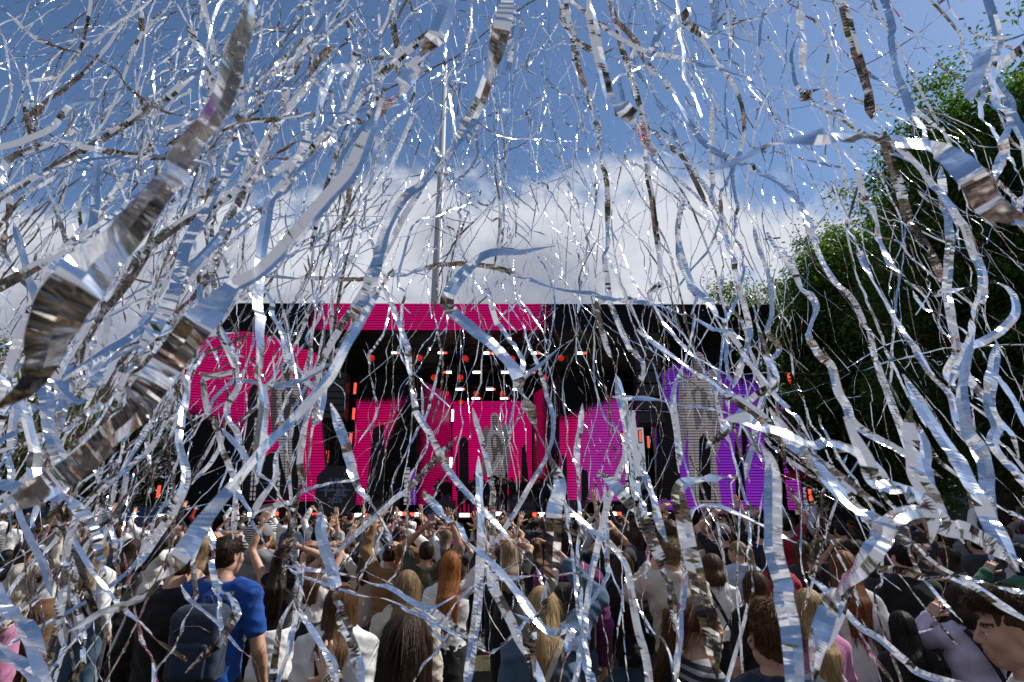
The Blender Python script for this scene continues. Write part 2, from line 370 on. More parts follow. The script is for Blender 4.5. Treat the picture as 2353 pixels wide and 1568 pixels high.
def make_head(sex, vx, smile=False):
    g = SDF((-0.11, -0.14, -0.15), (0.11, 0.15, 0.14), vx); m = sex == 'm'
    k = 0.018
    g.ell((0, -0.018, 0.032), (0.074, 0.093, 0.084), k).ell((0, 0.026, -0.03), (0.057 if m else 0.053, 0.06, 0.074), 0.03)
    g.ell((0, 0.052, -0.088), (0.03 if m else 0.022, 0.026, 0.02), 0.03)
    for s in (-1, 1):
        g.ell((s * 0.046, 0.0, -0.062), (0.016 if m else 0.012, 0.035, 0.02), 0.03)               # jaw corner
        g.ell((s * 0.038, 0.055, -0.022), (0.026, 0.026, 0.024 if smile else 0.02), 0.02)        # cheek
        g.ell((s * 0.027, 0.076, 0.026), (0.026, 0.011, 0.008), 0.012)                             # brow
        g.ell((s * 0.031, 0.093, 0.004), (0.018, 0.013, 0.011), 0.01, cut=True)                    # socket
        g.ell((s * 0.0305, 0.0755, 0.008), (0.0175, 0.012, 0.0045), 0.003)                         # upper lid
        g.ell((s * 0.0305, 0.075, -0.0055), (0.0165, 0.011, 0.0035), 0.003)                        # lower lid
        g.ell((s * 0.076, -0.014, -0.002), (0.007, 0.021, 0.032), 0.008, M=rot((0, 0, 1), s * 0.35))
        g.ell((s * 0.085, -0.008, 0.0), (0.005, 0.012, 0.02), 0.006, cut=True)
    g.cone((0, 0.083, 0.018), (0, 0.103, -0.022), 0.0085, 0.0115, 0.012)
    for s in (-1, 1): g.ell((s * 0.0115, 0.094, -0.0265), (0.0075, 0.01, 0.007), 0.006)
    w = 0.03 if smile else 0.023
    g.ell((0, 0.079, -0.054), (0.034, 0.014, 0.024), 0.018)
    g.ell((0, 0.0915, -0.0475), (w, 0.0065, 0.0052), 0.004).ell((0, 0.089, -0.0595), (w * 0.88, 0.0075, 0.0062), 0.004)
    g.ell((0, 0.1, -0.0535), (w * 1.02, 0.012, 0.0016 if not smile else 0.003), 0.003, cut=True)
    g.cone((0, -0.03, -0.05), (0, -0.028, -0.16), 0.055 if m else 0.047, 0.052 if m else 0.044, 0.03)
    V, Q = g.mesh(); V = relax(V, Q, 1)
    C = V[Q].mean(1); mi = np.zeros(len(Q), int)
    lip = (np.abs(C[:, 0]) < w) & (C[:, 1] > 0.085) & (np.abs(C[:, 2] + 0.0535) < 0.011 * np.sqrt(np.clip(1 - (C[:, 0] / w) ** 2, 0, 1)) + 0.001); mi[lip] = 1
    br = (np.abs(np.abs(C[:, 0]) - 0.031) < 0.02) & (C[:, 1] > 0.05) & (np.abs(C[:, 2] - 0.0285 + 5 * (np.abs(C[:, 0]) - 0.03) ** 2) < (0.0048 if m else 0.0036)); mi[br] = 4
    Vs, Qs, Ms = [V], [Q], [mi]; n = len(V)
    for s in (-1, 1):
        e = SDF((s * 0.031 - 0.02, 0.05, -0.02), (s * 0.031 + 0.02, 0.105, 0.025), 0.0026); e.ell((s * 0.0305, 0.0735, 0.0025), (0.0125, 0.0125, 0.0125), 0.001)
        v, q = e.mesh(); c = v[q].mean(1); d = np.hypot(c[:, 0] - s * 0.0305 + 0.002, c[:, 2] - 0.0025)
        Vs.append(v); Qs.append(q + n); n += len(v); Ms.append(np.where((d < 0.0062) & (c[:, 1] > 0.075), 3, 2))
    return np.concatenate(Vs), np.concatenate(Qs), np.concatenate(Ms)
HEADS = {}
def head(sex, res, smile=False):
    key = (sex, res, smile)
    if key not in HEADS: HEADS[key] = make_head(sex, 0.0042 if res == 0 else 0.009, smile)
    return HEADS[key]

# ---------------------------------------------------------------- hair (head-local metres, head faces +Y)
def make_hair(style, seed, res, L=0.45):
    vx = 0.006 if res == 0 else 0.012
    lo = -L - 0.1 if style in ('long', 'pony') else -0.16
    g = SDF((-0.16, -0.2, lo), (0.16, 0.15, 0.2), vx)
    rs = {'short': (0.0825, 0.1, 0.088), 'buzz': (0.0765, 0.0955, 0.0855), 'curly': (0.083, 0.099, 0.088), 'long': (0.083, 0.101, 0.092), 'bob': (0.088, 0.104, 0.093), 'pony': (0.079, 0.098, 0.089), 'bun': (0.079, 0.098, 0.089), 'quiff': (0.0815, 0.099, 0.088), 'curlytop': (0.0785, 0.097, 0.087)}[style]
    g.ell((0, -0.02, 0.036), rs, 0.01)
    if style in ('short', 'buzz', 'quiff', 'curly', 'curlytop'): g.ell((0, -0.045, -0.02), (rs[0] * 0.82, rs[1] * 0.62, 0.06), 0.03)
    if style == 'curly': g.ell((0, 0.012, 0.088), (0.072, 0.082, 0.042), 0.03)
    if style == 'curlytop': g.ell((0, 0.018, 0.1), (0.066, 0.082, 0.036), 0.02).noise(.007, 70, seed)
    if style == 'quiff': g.ell((0, 0.01, 0.1), (0.062, 0.08, 0.04), 0.03)
    X = g.grid()
    dx, dy, dz = X[..., 0], X[..., 1], X[..., 2]
    cutp = dy * 0.85 - dz * 0.75 - (0.034 if style != 'long' else 0.03)
    if style == 'curlytop': cutp = cutp + 0.02 + np.where(dy > 0.05, (0.075 - dz) * .8, -0.02)
    if style in ('short', 'buzz', 'quiff', 'curly', 'curlytop'):
        cutp = np.maximum(cutp, -dz - (0.068 + 0.0 * dy) + np.clip((dy + 0.02), -1, 0.2) * 0.5)
        cutp = np.maximum(cutp, np.where((np.abs(dx) > 0.05) & (dz < 0.02), (dy + 0.012 + 0 * dz) * 0.6, -1))
    g.F = np.maximum(g.F, cutp.astype(np.float32))
    if style in ('long', 'bob'):
        e = L if style == 'long' else 0.16
        for x, y0, r0 in ((0, -0.045, 0.06), (-0.045, -0.035, 0.046), (0.045, -0.035, 0.046)):
            g.cone((x, y0, -0.01), (x * 1.15, y0 - 0.055, -e * 0.5), r0, r0 * 0.92, 0.025).cone((x * 1.15, y0 - 0.055, -e * 0.5), (x * 1.2, y0 - 0.06, -e + 0.02 * (x != 0)), r0 * 0.92, r0 * 0.45, 0.025)
        for s in (-1, 1):
            g.cone((s * 0.068, -0.005, 0.03), (s * 0.082, -0.03, -min(e, 0.2)), 0.03, 0.027, 0.02)
            if e > 0.25: g.cone((s * 0.082, -0.03, -0.2), (s * 0.075, -0.05, -e * 0.8), 0.027, 0.016, 0.02)
    if style == 'pony':
        g.cone((0, -0.1, 0.05), (0, -0.15, 0.03), 0.024, 0.034, 0.015).cone((0, -0.15, 0.03), (0.01, -0.165, -0.12), 0.034, 0.036, 0.02).cone((0.01, -0.165, -0.12), (0.0, -0.15, -L * 0.75), 0.036, 0.01, 0.02)
    if style == 'bun': g.ell((0, -0.1, 0.1), (0.042, 0.042, 0.038), 0.012)
    if style in ('curly',): g.noise(0.008, 66, seed)
    elif style in ('short', 'quiff'): g.noise(0.0045, 75, seed)
    elif style == 'buzz': g.noise(0.0012, 120, seed)
    else:
        an = np.arctan2(dx, -(dy + 0.02)); r = np.random.RandomState(seed)
        w = sum(np.sin(an * f + r.uniform(0, 6) + 1.5 * np.sin(dz * r.uniform(5, 11) + r.uniform(0, 6))) / (1 + 0.12 * f) for f in (9, 15, 23, 37))
        g.F += (0.0026 * w).astype(np.float32)
    V, Q = g.mesh(); return relax(V, Q, 1), Q
HAIRS = {}
def hair(style, seed, res, L):
    key = (style, seed % 3, res, round(L, 2))
    if key not in HAIRS: HAIRS[key] = make_hair(style, seed % 3, res, L)
    return HAIRS[key]
def strands(V, Q, style, count, seed):
    """loose strands and tufts that break up the hair's surface: thin ribbons"""
    r = np.random.RandomState(seed); N = normals(V, Q); ok = np.arange(len(V)) if style in ('long', 'bob', 'pony', 'bun') else np.nonzero((V[:, 2] > -0.028) & (N[:, 2] > -0.45))[0]
    i = ok[r.randint(0, len(ok), count)]
    if style == 'curlytop': ok = np.nonzero(V[:, 2] > 0.075)[0]; i = ok[r.randint(0, len(ok), count)]; style = 'curly'
    P = V[i] + N[i] * 0.0; n = N[i]; lng = style in ('long', 'bob', 'pony', 'bun')
    m = 7 if lng or style == 'curly' else 4
    ln = r.uniform(0.05, 0.16, count) if lng else (r.uniform(0.01, 0.034, count) * (1.8 if style == 'quiff' else 1) if style != 'curly' else r.uniform(0.02, 0.038, count))
    if style == 'buzz': ln = r.uniform(0.004, 0.01, count)
    d = np.tile(np.array((0, -0.25, -1.0)), (count, 1))
    if not lng:
        d = np.stack([P[:, 0] * 3, -0.6 + 0 * P[:, 0], 0.25 - P[:, 2] * 9], 1) + r.normal(0, 0.35, (count, 3))
        if style == 'quiff': d = d + np.array((0, 0.2, 0.9)) * (P[:, 2] > 0.06)[:, None]
    d -= n * (d * n).sum(1)[:, None] * 0.9; d /= np.linalg.norm(d, axis=1)[:, None] + 1e-9
    lift = (0.05 if lng else 0.75 if style == 'curly' else 0.5); d = d + n * (r.uniform(0, 1, count) * lift)[:, None]; d /= np.linalg.norm(d, axis=1)[:, None]
    side = np.cross(d, n); side /= np.linalg.norm(side, axis=1)[:, None] + 1e-9
    w = r.uniform(0.0007, 0.0016, count) * (1.0 if lng else 1.4); a = r.uniform(0, 6.3, count); am = np.abs(r.normal(0, 0.004 if lng else 0.002, count))
    if style == 'curly': am = r.uniform(0.004, 0.008, count)
    Vs = []
    for j in range(m):
        t = j / (m - 1); fr = 1.2 if style != 'curly' else 5.5
        c = P + d * (ln * t)[:, None] + side * (am * (np.sin(a + fr * t) - np.sin(a)))[:, None] + n * (am * (np.cos(a + fr * t) - np.cos(a)) * (0.5 if lng else 1))[:, None]
        if not lng and style != 'curly': c = c + np.array((0, -0.1, -0.35)) * (ln * t * t)[:, None]
        ww = w * (1 - 0.75 * t)
        Vs += [c - side * ww[:, None], c + side * ww[:, None]]
    V2 = np.stack(Vs, 1).reshape(-1, 3); b = np.arange(count)[:, None] * 2 * m
    Q2 = np.concatenate([b + np.array((2 * j, 2 * j + 1, 2 * j + 3, 2 * j + 2)) for j in range(m - 1)])
    return V2, Q2

# ---------------------------------------------------------------- materials of the people
def hair_mat(name, col):
    if 'hair_' + name in MATS: return MATS['hair_' + name]
    m = mat('hair_' + name, col, rough=0.45, var=0.4, nscale=3, bump=0.3, bscale=4, stretch=(40, 40, 2.5), spec=0.16)
    return m
HAIR = {k: hair_mat(k, v) for k, v in dict(dark=(0.028, 0.015, 0.009), black=(0.01, 0.009, 0.009), brown=(0.06, 0.032, 0.016), chestnut=(0.1, 0.047, 0.02), auburn=(0.19, 0.07, 0.022), red=(0.3, 0.11, 0.03), blond=(0.38, 0.26, 0.13), sandy=(0.22, 0.145, 0.075), ash=(0.15, 0.11, 0.075)).items()}
def skin_mat(name, c):
    m = mat('skin_' + name, c, rough=0.5, var=0.1, nscale=18, bump=0.12, bscale=160, spec=0.4)
    b = m.node_tree.nodes['Principled BSDF']; b.inputs['Subsurface Weight'].default_value = 0.12; b.inputs['Subsurface Radius'].default_value = (0.012, 0.005, 0.003); return m
SKIN = [skin_mat(n, c) for n, c in (('fair', (0.56, 0.33, 0.23)), ('light', (0.5, 0.28, 0.18)), ('tan', (0.4, 0.21, 0.13)))]
LIP = mat('lip', (0.46, 0.2, 0.155), rough=0.4, var=0.08); EYEW = mat('eye_white', (0.75, 0.73, 0.7), rough=0.2, var=0.03); IRIS = mat('eye_iris', (0.05, 0.035, 0.025), rough=0.1, var=0.1)
CL = {k: cloth(k, v) for k, v in dict(black=(0.012, 0.012, 0.014), charcoal=(0.035, 0.036, 0.04), white=(0.74, 0.73, 0.72), cream=(0.55, 0.49, 0.41), grey=(0.2, 0.2, 0.21), lightgrey=(0.42, 0.43, 0.45), navy=(0.016, 0.024, 0.05), blue=(0.012, 0.075, 0.34), denim=(0.06, 0.11, 0.18), lightdenim=(0.25, 0.36, 0.5), purple=(0.13, 0.018, 0.1), pink=(0.5, 0.2, 0.36), red=(0.32, 0.012, 0.025), tan=(0.22, 0.12, 0.05), brown=(0.13, 0.07, 0.035), olive=(0.05, 0.05, 0.03), green=(0.02, 0.11, 0.06), lilac=(0.5, 0.46, 0.62), lightblue=(0.4, 0.5, 0.66), yellow=(0.75, 0.52, 0.02), hotpink=(0.6, 0.06, 0.3), slate=(0.05, 0.08, 0.13)).items()}
def striped(name, a, b, f):
    m, nt, N, L, bs = nmat('cloth_' + name); tc = N.new('ShaderNodeTexCoord'); w = N.new('ShaderNodeTexWave'); w.bands_direction = 'Z'; w.inputs['Scale'].default_value = f; w.inputs['Distortion'].default_value = 0.6; w.inputs['Detail'].default_value = 1
    L.new(tc.outputs['Object'], w.inputs['Vector']); cr = N.new('ShaderNodeValToRGB'); cr.color_ramp.interpolation = 'CONSTANT'; e = cr.color_ramp.elements; e[0].color = (*a, 1); e[1].color = (*b, 1); e[1].position = .55
    L.new(w.outputs[0], cr.inputs[0]); L.new(cr.outputs[0], bs.inputs['Base Color']); bs.inputs['Roughness'].default_value = .85; return m
CL['striped'] = striped('striped', (.02, .025, .05), (.6, .6, .6), 7); CL['dark_striped'] = striped('dark_striped', (.015, .015, .018), (.3, .3, .32), 9)
SHOE = cloth('shoe', (0.3, 0.29, 0.28)); SOLE = cloth('dark_shoe', (0.03, 0.03, 0.03))

# ---------------------------------------------------------------- a person
def folds(V, Q, amp, seed, f=1.0):
    """creases of worn cloth"""
    r = np.random.RandomState(seed + 7); N = normals(V, Q); d = 0
    for i in range(4):
        k = r.normal(0, 1, 3) * (0.7, 0.7, 1.2); k *= r.uniform(24, 44) * f / np.linalg.norm(k); k2 = r.normal(0, 9 * f, 3)
        s = np.abs(np.sin(V @ k + 1.6 * np.sin(V @ k2 + r.uniform(0, 6)) + r.uniform(0, 6)))
        d = d + (0.8 - np.sqrt(s)) * np.clip(np.sin(V @ r.normal(0, 7, 3) + r.uniform(0, 6)) + .35, 0, 1)
    return V + N * (d * amp)[:, None]
def ik(S, Wt, l1, l2, pole):
    d = Wt - S; D = np.linalg.norm(d); D2 = min(max(D, 0.05), (l1 + l2) * 0.995); Wt = S + d / (D + 1e-9) * D2; d = Wt - S; u = d / D2
    a = (l1 * l1 - l2 * l2 + D2 * D2) / (2 * D2); h = math.sqrt(max(l1 * l1 - a * a, 0))
    p = pole - u * (pole @ u); p /= np.linalg.norm(p) + 1e-9
    return S + u * a + p * h, Wt
ARM = {  # wrist from the shoulder (right arm: +X out, +Y ahead), fraction of height; pole; palm; hand pose
    'down': ((0.045, 0.03, -0.325), (0.3, -1, -0.2), (-1, 0.1, 0), 'relax'),
    'fold': ((-0.1, 0.16, -0.13), (0.9, -0.2, -1), (-0.8, 0.2, 0.2), 'relax'),
    'face': ((-0.03, 0.13, 0.06), (0.9, -0.1, -1), (-1, 0.4, 0), 'relax'),
    'phone': ((-0.06, 0.15, 0.17), (0.8, 0.2, -0.9), (-0.9, 0.45, 0), 'hold'),
    'phone_high': ((-0.06, 0.1, 0.27), (0.9, 0.3, -0.2), (-0.8, 0.6, 0), 'hold'),
    'up': ((0.05, 0.06, 0.32), (0.9, 0.0, 0), (0.1, 1, 0), 'open'),
    'up_wide': ((0.14, 0.05, 0.28), (0.9, -0.3, -0.4), (-0.3, 1, 0), 'open'),
    'clap': ((-0.1, 0.12, 0.2), (1, 0.1, -0.3), (-1, 0.3, 0), 'open'),
    'head': ((-0.02, -0.01, 0.2), (1, 0.25, 0.15), (-1, 0.1, 0.1), 'relax'),
    'fist': ((0.03, 0.08, 0.31), (0.9, 0.0, 0), (0.1, 1, 0), 'fist'),
}
def vec(*a): return np.array(a, float)
def person(name, label, loc, H, sex='f', yaw=0, hairs=('long', 'brown', 0.4), top=('tee', 'white'), bottom=('pants', 'black'), aL='down', aR='down', hyaw=0, hpitch=0, res=0, skin=0, seed=1, group=None, cover=None, strand=0, smile=False, legs=True, lean=0):
    """root Empty at the feet; a continuous body, and hair and clothing as children; returns root and hand positions"""
    rng = np.random.RandomState(seed); h = H; m = sex == 'm'
    vx = {0: 0.014, 1: 0.02, 2: 0.03}[res]
    root = thing(name, loc, label, 'person', group, R(yaw))
    sw = (0.103 if m else 0.093) * h; hw = (0.05 if m else 0.052) * h
    ti = {'tee': 0.013, 'tank': 0.008, 'crop': 0.008, 'long': 0.014, 'jacket': 0.03, 'hoodie': 0.028, 'coat': 0.032}[top[0]]
    J = {}
    tilt = rot((1, 0, 0), -R(lean)); piv = vec(0, 0, 0.53 * h)
    tl = lambda p: (np.asarray(p, float) - piv) @ tilt.T + piv
    arms = []
    for s, a in ((-1, aL), (1, aR)):
        S = tl((s * sw, 0, 0.805 * h))
        if isinstance(a, str): w, pole, palm, hp = ARM[a]; j = rng.normal(0, 0.012, 3)
        else: w, pole, palm, hp = a; j = 0
        f = vec(s, 1, 1); Wt = S + (vec(*w) + j) * h * f
        if a == 'down': S = S + vec(0, 0, -0.012 * h)
        raise_ = np.clip((Wt[2] - S[2]) / (0.3 * h), 0, 1); S = S + vec(-s * 0.01, 0, 0.03) * h * raise_
        E, Wt = ik(S, Wt, 0.182 * h, 0.152 * h, vec(*pole) * f)
        arms.append((s, S, E, Wt, vec(*palm) * f, hp))
    ext = 0.5 * h
    mx = max(abs(p[i]) for _, S, E, Wt, _, _ in arms for p in (S, E, Wt) for i in (0,)); my = max(max(abs(p[1]) for p in (S, E, Wt)) for _, S, E, Wt, _, _ in arms)
    mz = max(max(S[2], E[2], Wt[2]) for _, S, E, Wt, _, _ in arms)
    lo = (-max(mx, 0.2) - 0.1, -max(my, 0.16) - 0.12, -0.02); hi = (max(mx, 0.2) + 0.1, max(my, 0.16) + 0.12, max(mz, 0.92 * h) + 0.08)
    k = 0.03
    def torso(g, t, zmin=0):
        cr = 1.06 if m else 0.94
        g.ell(tl((0, 0.0, 0.735 * h)), (0.096 * h * cr + t, 0.062 * h * cr + t, 0.1 * h + t), k)
        g.ell(tl((0, 0.0, 0.63 * h)), ((0.09 if m else 0.072) * h + t, 0.058 * h + t, 0.1 * h + t), k)
        g.ell(tl((0, -0.006 * h, 0.53 * h)), (0.09 * h + t, 0.064 * h + t, 0.075 * h + t), k)
        if not m: g.ell(tl((0, 0.045 * h, 0.725 * h)), (0.075 * h + t, 0.035 * h + t, 0.04 * h + t), k)
        g.ell(tl((0, -0.022 * h, 0.76 * h)), (0.085 * h + t, 0.042 * h + t, 0.07 * h + t), k)
        for s, S, E, Wt, _, _ in arms: g.cone(tl((s * 0.02 * h, -0.008 * h, 0.835 * h)), S, 0.034 * h + t * 1.15, 0.036 * h * cr + t, k)
    sway = rng.uniform(-0.02, 0.02); st = rng.uniform(-0.02, 0.02)
    lg = [(s, vec(s * hw, 0, 0.5 * h), vec(s * (hw + 0.008 * h), 0.012 + st * s, 0.285 * h), vec(s * (hw + 0.012 * h), -0.012 * h - st * s, 0.045 * h)) for s in (-1, 1)]
    hc = tl((0, 0.012 * h, 0.932 * h)); HS = h * 0.134 / 0.232
    # body
    g = SDF(lo, hi, vx)
    torso(g, 0.0)
    g.cone(tl((0, -0.008 * h, 0.815 * h)), hc + vec(0, -0.012 * h, -0.03 * h), 0.036 * h if m else 0.031 * h, 0.033 * h if m else 0.028 * h, 0.025)
    for s, S, E, Wt, pn, hp in arms:
        q = 1.0 if m else 0.86
        g.cone(S, E, 0.032 * h * q, 0.0245 * h * q, 0.02).cone(E, E + (Wt - E) * 0.35, 0.0245 * h * q, 0.0245 * h * q, 0.01).cone(E + (Wt - E) * 0.35, Wt, 0.0245 * h * q, 0.0155 * h * q, 0.01)
    if legs:
        for s, a, b, c in lg: g.cone(a, b, 0.052 * h, 0.034 * h, k).cone(b, (b + c * 1.0) / 2 + vec(0, -0.01, 0.03), 0.034 * h, 0.034 * h, 0.02).cone((b + c) / 2 + vec(0, -0.01, 0.03), c, 0.034 * h, 0.021 * h, 0.02)
    V, Q = g.mesh(); V = relax(V, Q, 1)
    Vs, Qs, Ms = [V], [Q], [np.zeros(len(Q), int)]; n = len(V)
    hands = []
    for s, S, E, Wt, pn, hp in arms:
        hv, hq = hand(hp, 0 if res == 0 else 1)
        z = Wt - E; z /= np.linalg.norm(z)
        y = pn - z * (pn @ z); y /= np.linalg.norm(y) + 1e-9
        z2 = z + 0.15 * y if hp == 'open' else z; z2 /= np.linalg.norm(z2); y = y - z2 * (y @ z2); y /= np.linalg.norm(y); x = np.cross(y, z2)
        B = np.stack([x, y, z2], 1); hv = hv * vec(s * -1, 1, 1) * (h * 0.108 / 0.185) * (1.0 if m else 0.93)
        hv = hv @ B.T + Wt; hq = hq if s < 0 else hq[:, ::-1]
        Vs.append(hv); Qs.append(hq + n); n += len(hv); Ms.append(np.zeros(len(hq), int))
        hands.append((Wt, z2, y, x))
    HR = rot((0, 0, 1), R(hyaw)) @ rot((1, 0, 0), R(hpitch))
    hv, hq, hm = head(sex, 0 if res == 0 else 1, smile)
    hpiv = vec(0, -0.02, -0.06)
    hx = lambda P: ((P - hpiv) @ HR.T + hpiv) * HS + hc
    Vs.append(hx(hv)); Qs.append(hq + n); Ms.append(hm)
    hm_ = HAIR[hairs[1]] if hairs else HAIR['brown']
    mk('body', np.concatenate(Vs), np.concatenate(Qs), [SKIN[skin], LIP, EYEW, IRIS, hm_], root, True, np.concatenate(Ms))
    # hair
    if hairs and hairs[0]:
        L = hairs[2] if len(hairs) > 2 else 0.4
        if hairs[0] in ('long', 'bob', 'pony'): pass
        v, q = hair(hairs[0], seed, 0 if res == 0 else 1, L)
        if strand:
            v2, q2 = strands(v, q, hairs[0], strand, seed); q = np.concatenate([q, q2 + len(v)]); v = np.concatenate([v, v2])
        w = hx(v)
        if hairs[0] in ('long', 'pony'):                       # long hair lies on the back instead of cutting into it
            zc = w[:, 2] - hc[2]; w[:, 1] -= np.clip(-zc - 0.1, 0, 0.12) * 0.35
        mk('hair', w, q, hm_, root)
    # clothing
    g = SDF(lo, hi, vx); kind = top[0]
    torso(g, ti)
    sl = {'tee': 0.62, 'tank': 0.0, 'crop': 0.0, 'long': 2, 'jacket': 2, 'hoodie': 2, 'coat': 2}[kind]
    q = 0.94 if m else 0.86
    for s, S, E, Wt, pn, hp in arms:
        if sl == 0: continue
        if sl < 1: g.cone(S, S + (E - S) * sl, 0.034 * h * q + ti, 0.031 * h * q + ti * 1.3, 0.02)
        else: g.cone(S, E, 0.033 * h * q + ti, 0.027 * h * q + ti, 0.02).cone(E, E + (Wt - E) * 0.95, 0.027 * h * q + ti, 0.019 * h * q + ti * 0.8, 0.015)
    if kind in ('tank', 'crop'):
        for s, S, E, Wt, pn, hp in arms: g.cone(S + vec(s * 0.004 * h, 0, -0.03 * h), S + (E - S) * 0.25 + vec(s * 0.03 * h, 0, 0), 0.03 * h, 0.05 * h, 0.015, cut=True)
    if kind in ('jacket', 'coat'): g.cone(tl((0, -0.012 * h, 0.835 * h)), tl((0, -0.004 * h, 0.868 * h)), 0.05 * h, 0.047 * h, 0.015)
    if kind == 'hoodie': g.ell(tl((0, -0.06 * h, 0.83 * h)), (0.075 * h, 0.036 * h, 0.04 * h), 0.02)
    hem = {'crop': 0.6, 'tank': 0.52, 'tee': 0.475, 'long': 0.47, 'jacket': 0.47, 'hoodie': 0.46, 'coat': 0.36}[kind] * h
    if kind in ('coat',): g.cone((0, 0, 0.55 * h), (0, 0, 0.34 * h), 0.095 * h, 0.115 * h, 0.03)
    if kind in ('tee', 'long'): g.cone(tl((0, 0, 0.6 * h)), (0, 0, 0.46 * h), (0.088 if m else 0.08) * h + ti, (0.094 if m else 0.088) * h + ti, 0.04)
    g.noise(0.0038 if kind != 'jacket' else 0.008, (16, 16, 26), seed)
    arm_low = min(min(E[2], Wt[2]) for _, S, E, Wt, _, _ in arms)
    # the hem cuts the trunk, not sleeves that hang lower
    zz = (hem - g.ax[2])[None, None, :]; xx = np.abs(g.ax[0])[:, None, None]
    g.F = np.maximum(g.F, np.where(xx < sw * 1.02, zz, -1).astype(np.float32))
    zt = 0.852 * h if kind not in ('jacket', 'coat', 'hoodie') else 0.87 * h
    r2 = np.hypot(g.ax[0][:, None], g.ax[1][None, :])[:, :, None]
    g.F = np.maximum(g.F, np.where(r2 < 0.06 * h, (g.ax[2] - zt)[None, None, :], -1).astype(np.float32))
    V, Q = g.mesh(); nm = {'tee': 't_shirt', 'tank': 'tank_top', 'crop': 'crop_top', 'long': 'sweater', 'jacket': 'jacket', 'hoodie': 'hoodie', 'coat': 'coat'}[kind]
    mk(nm, folds(relax(V, Q, 1), Q, 0.011 if kind in ('jacket', 'hoodie', 'coat') else 0.008, seed), Q, CL[top[1]], root)
    if legs:
        g = SDF((-0.24 * h / 1.6, -0.2, -0.02), (0.24 * h / 1.6, 0.24, 0.66 * h), vx); t = 0.019; b = bottom[0]
        g.ell((0, -0.006 * h, 0.53 * h), (0.09 * h + t, 0.064 * h + t, 0.075 * h + t), k).ell((0, 0, 0.59 * h), (0.076 * h + t, 0.056 * h + t, 0.05 * h), k)
        if b == 'skirt': g.cone((0, 0, 0.55 * h), (0, 0, 0.4 * h), 0.092 * h, 0.12 * h, 0.03).above(0.375 * h)
        elif b == 'long_skirt': g.cone((0, 0, 0.55 * h), (0, 0, 0.2 * h), 0.095 * h, 0.13 * h, 0.03).above(0.12 * h)
        else:
            fl = 0.026 if b == 'wide' else 0.0
            for s, p0, p1, p2 in lg: g.cone(p0, p1, 0.055 * h + t, 0.038 * h + t + fl, 0.03).cone(p1, p2, 0.038 * h + t + fl, 0.028 * h + t + fl, 0.02)
            if b == 'shorts': g.above(0.3 * h)
        g.noise(0.005, (14, 14, 24), seed + 5).below(0.605 * h)
        V, Q = g.mesh(); mk({'skirt': 'skirt', 'long_skirt': 'skirt', 'shorts': 'shorts'}.get(b, 'trousers'), folds(relax(V, Q, 1), Q, 0.006, seed + 3), Q, CL[bottom[1]], root)
        for s, p0, p1, p2 in lg:
            g = SDF((p2[0] - 0.08, -0.14, -0.02), (p2[0] + 0.08, 0.24, 0.14), max(vx, 0.014))
            g.cone((p2[0], p2[1] - 0.02, 0.045), (p2[0] + s * 0.008, p2[1] + 0.15, 0.04), 0.042, 0.036, 0.02).cone((p2[0], p2[1], 0.05), (p2[0], p2[1], 0.09), 0.04, 0.037, 0.02).above(0.003)
            V, Q = g.mesh(); mk('shoe', relax(V, Q, 1), Q, SHOE if seed % 2 else SOLE, root)
    if cover == 'cap' or cover == 'cap_back' or (cover or '').startswith('beanie'):
        c = (cover if isinstance(cover, str) else '')
    root['_h'] = 0
    del root['_h']
    info = dict(hands=hands, hx=hx, hc=hc, H=h, tl=tl, arms=arms, HS=HS, HR=HR)
    return root, info
def hat(root, info, kind, m):
    """cap > brim, or a knitted beanie, as a child"""
    g = SDF((-0.14, -0.17, -0.05), (0.14, 0.24, 0.18), 0.007)
    if kind == 'cap':
        g.ell((0, -0.018, 0.045), (0.088, 0.107, 0.093), 0.01).above(0.035)
    elif kind == 'bucket':
        g.ell((0, -0.018, 0.05), (0.09, 0.108, 0.095), 0.01).cone((0, -0.015, 0.035), (0, -0.015, 0.01), 0.095, 0.115, 0.02).above(0.004)
    else: g.ell((0, -0.022, 0.042), (0.09, 0.109, 0.1), 0.01).noise(0.0025, 70, 3).above(0.012)
    V, Q = g.mesh(); o = mk('cap' if kind == 'cap' else ('sun_hat' if kind == 'bucket' else 'beanie'), info['hx'](relax(V, Q, 1)), Q, m, root)
    if kind == 'cap':
        g = SDF((-0.12, 0.0, 0.0), (0.12, 0.22, 0.08), 0.006); g.ell((0, 0.085, 0.042), (0.078, 0.09, 0.012), 0.006)
        V, Q = g.mesh(); mk('brim', info['hx'](V), Q, m, o)
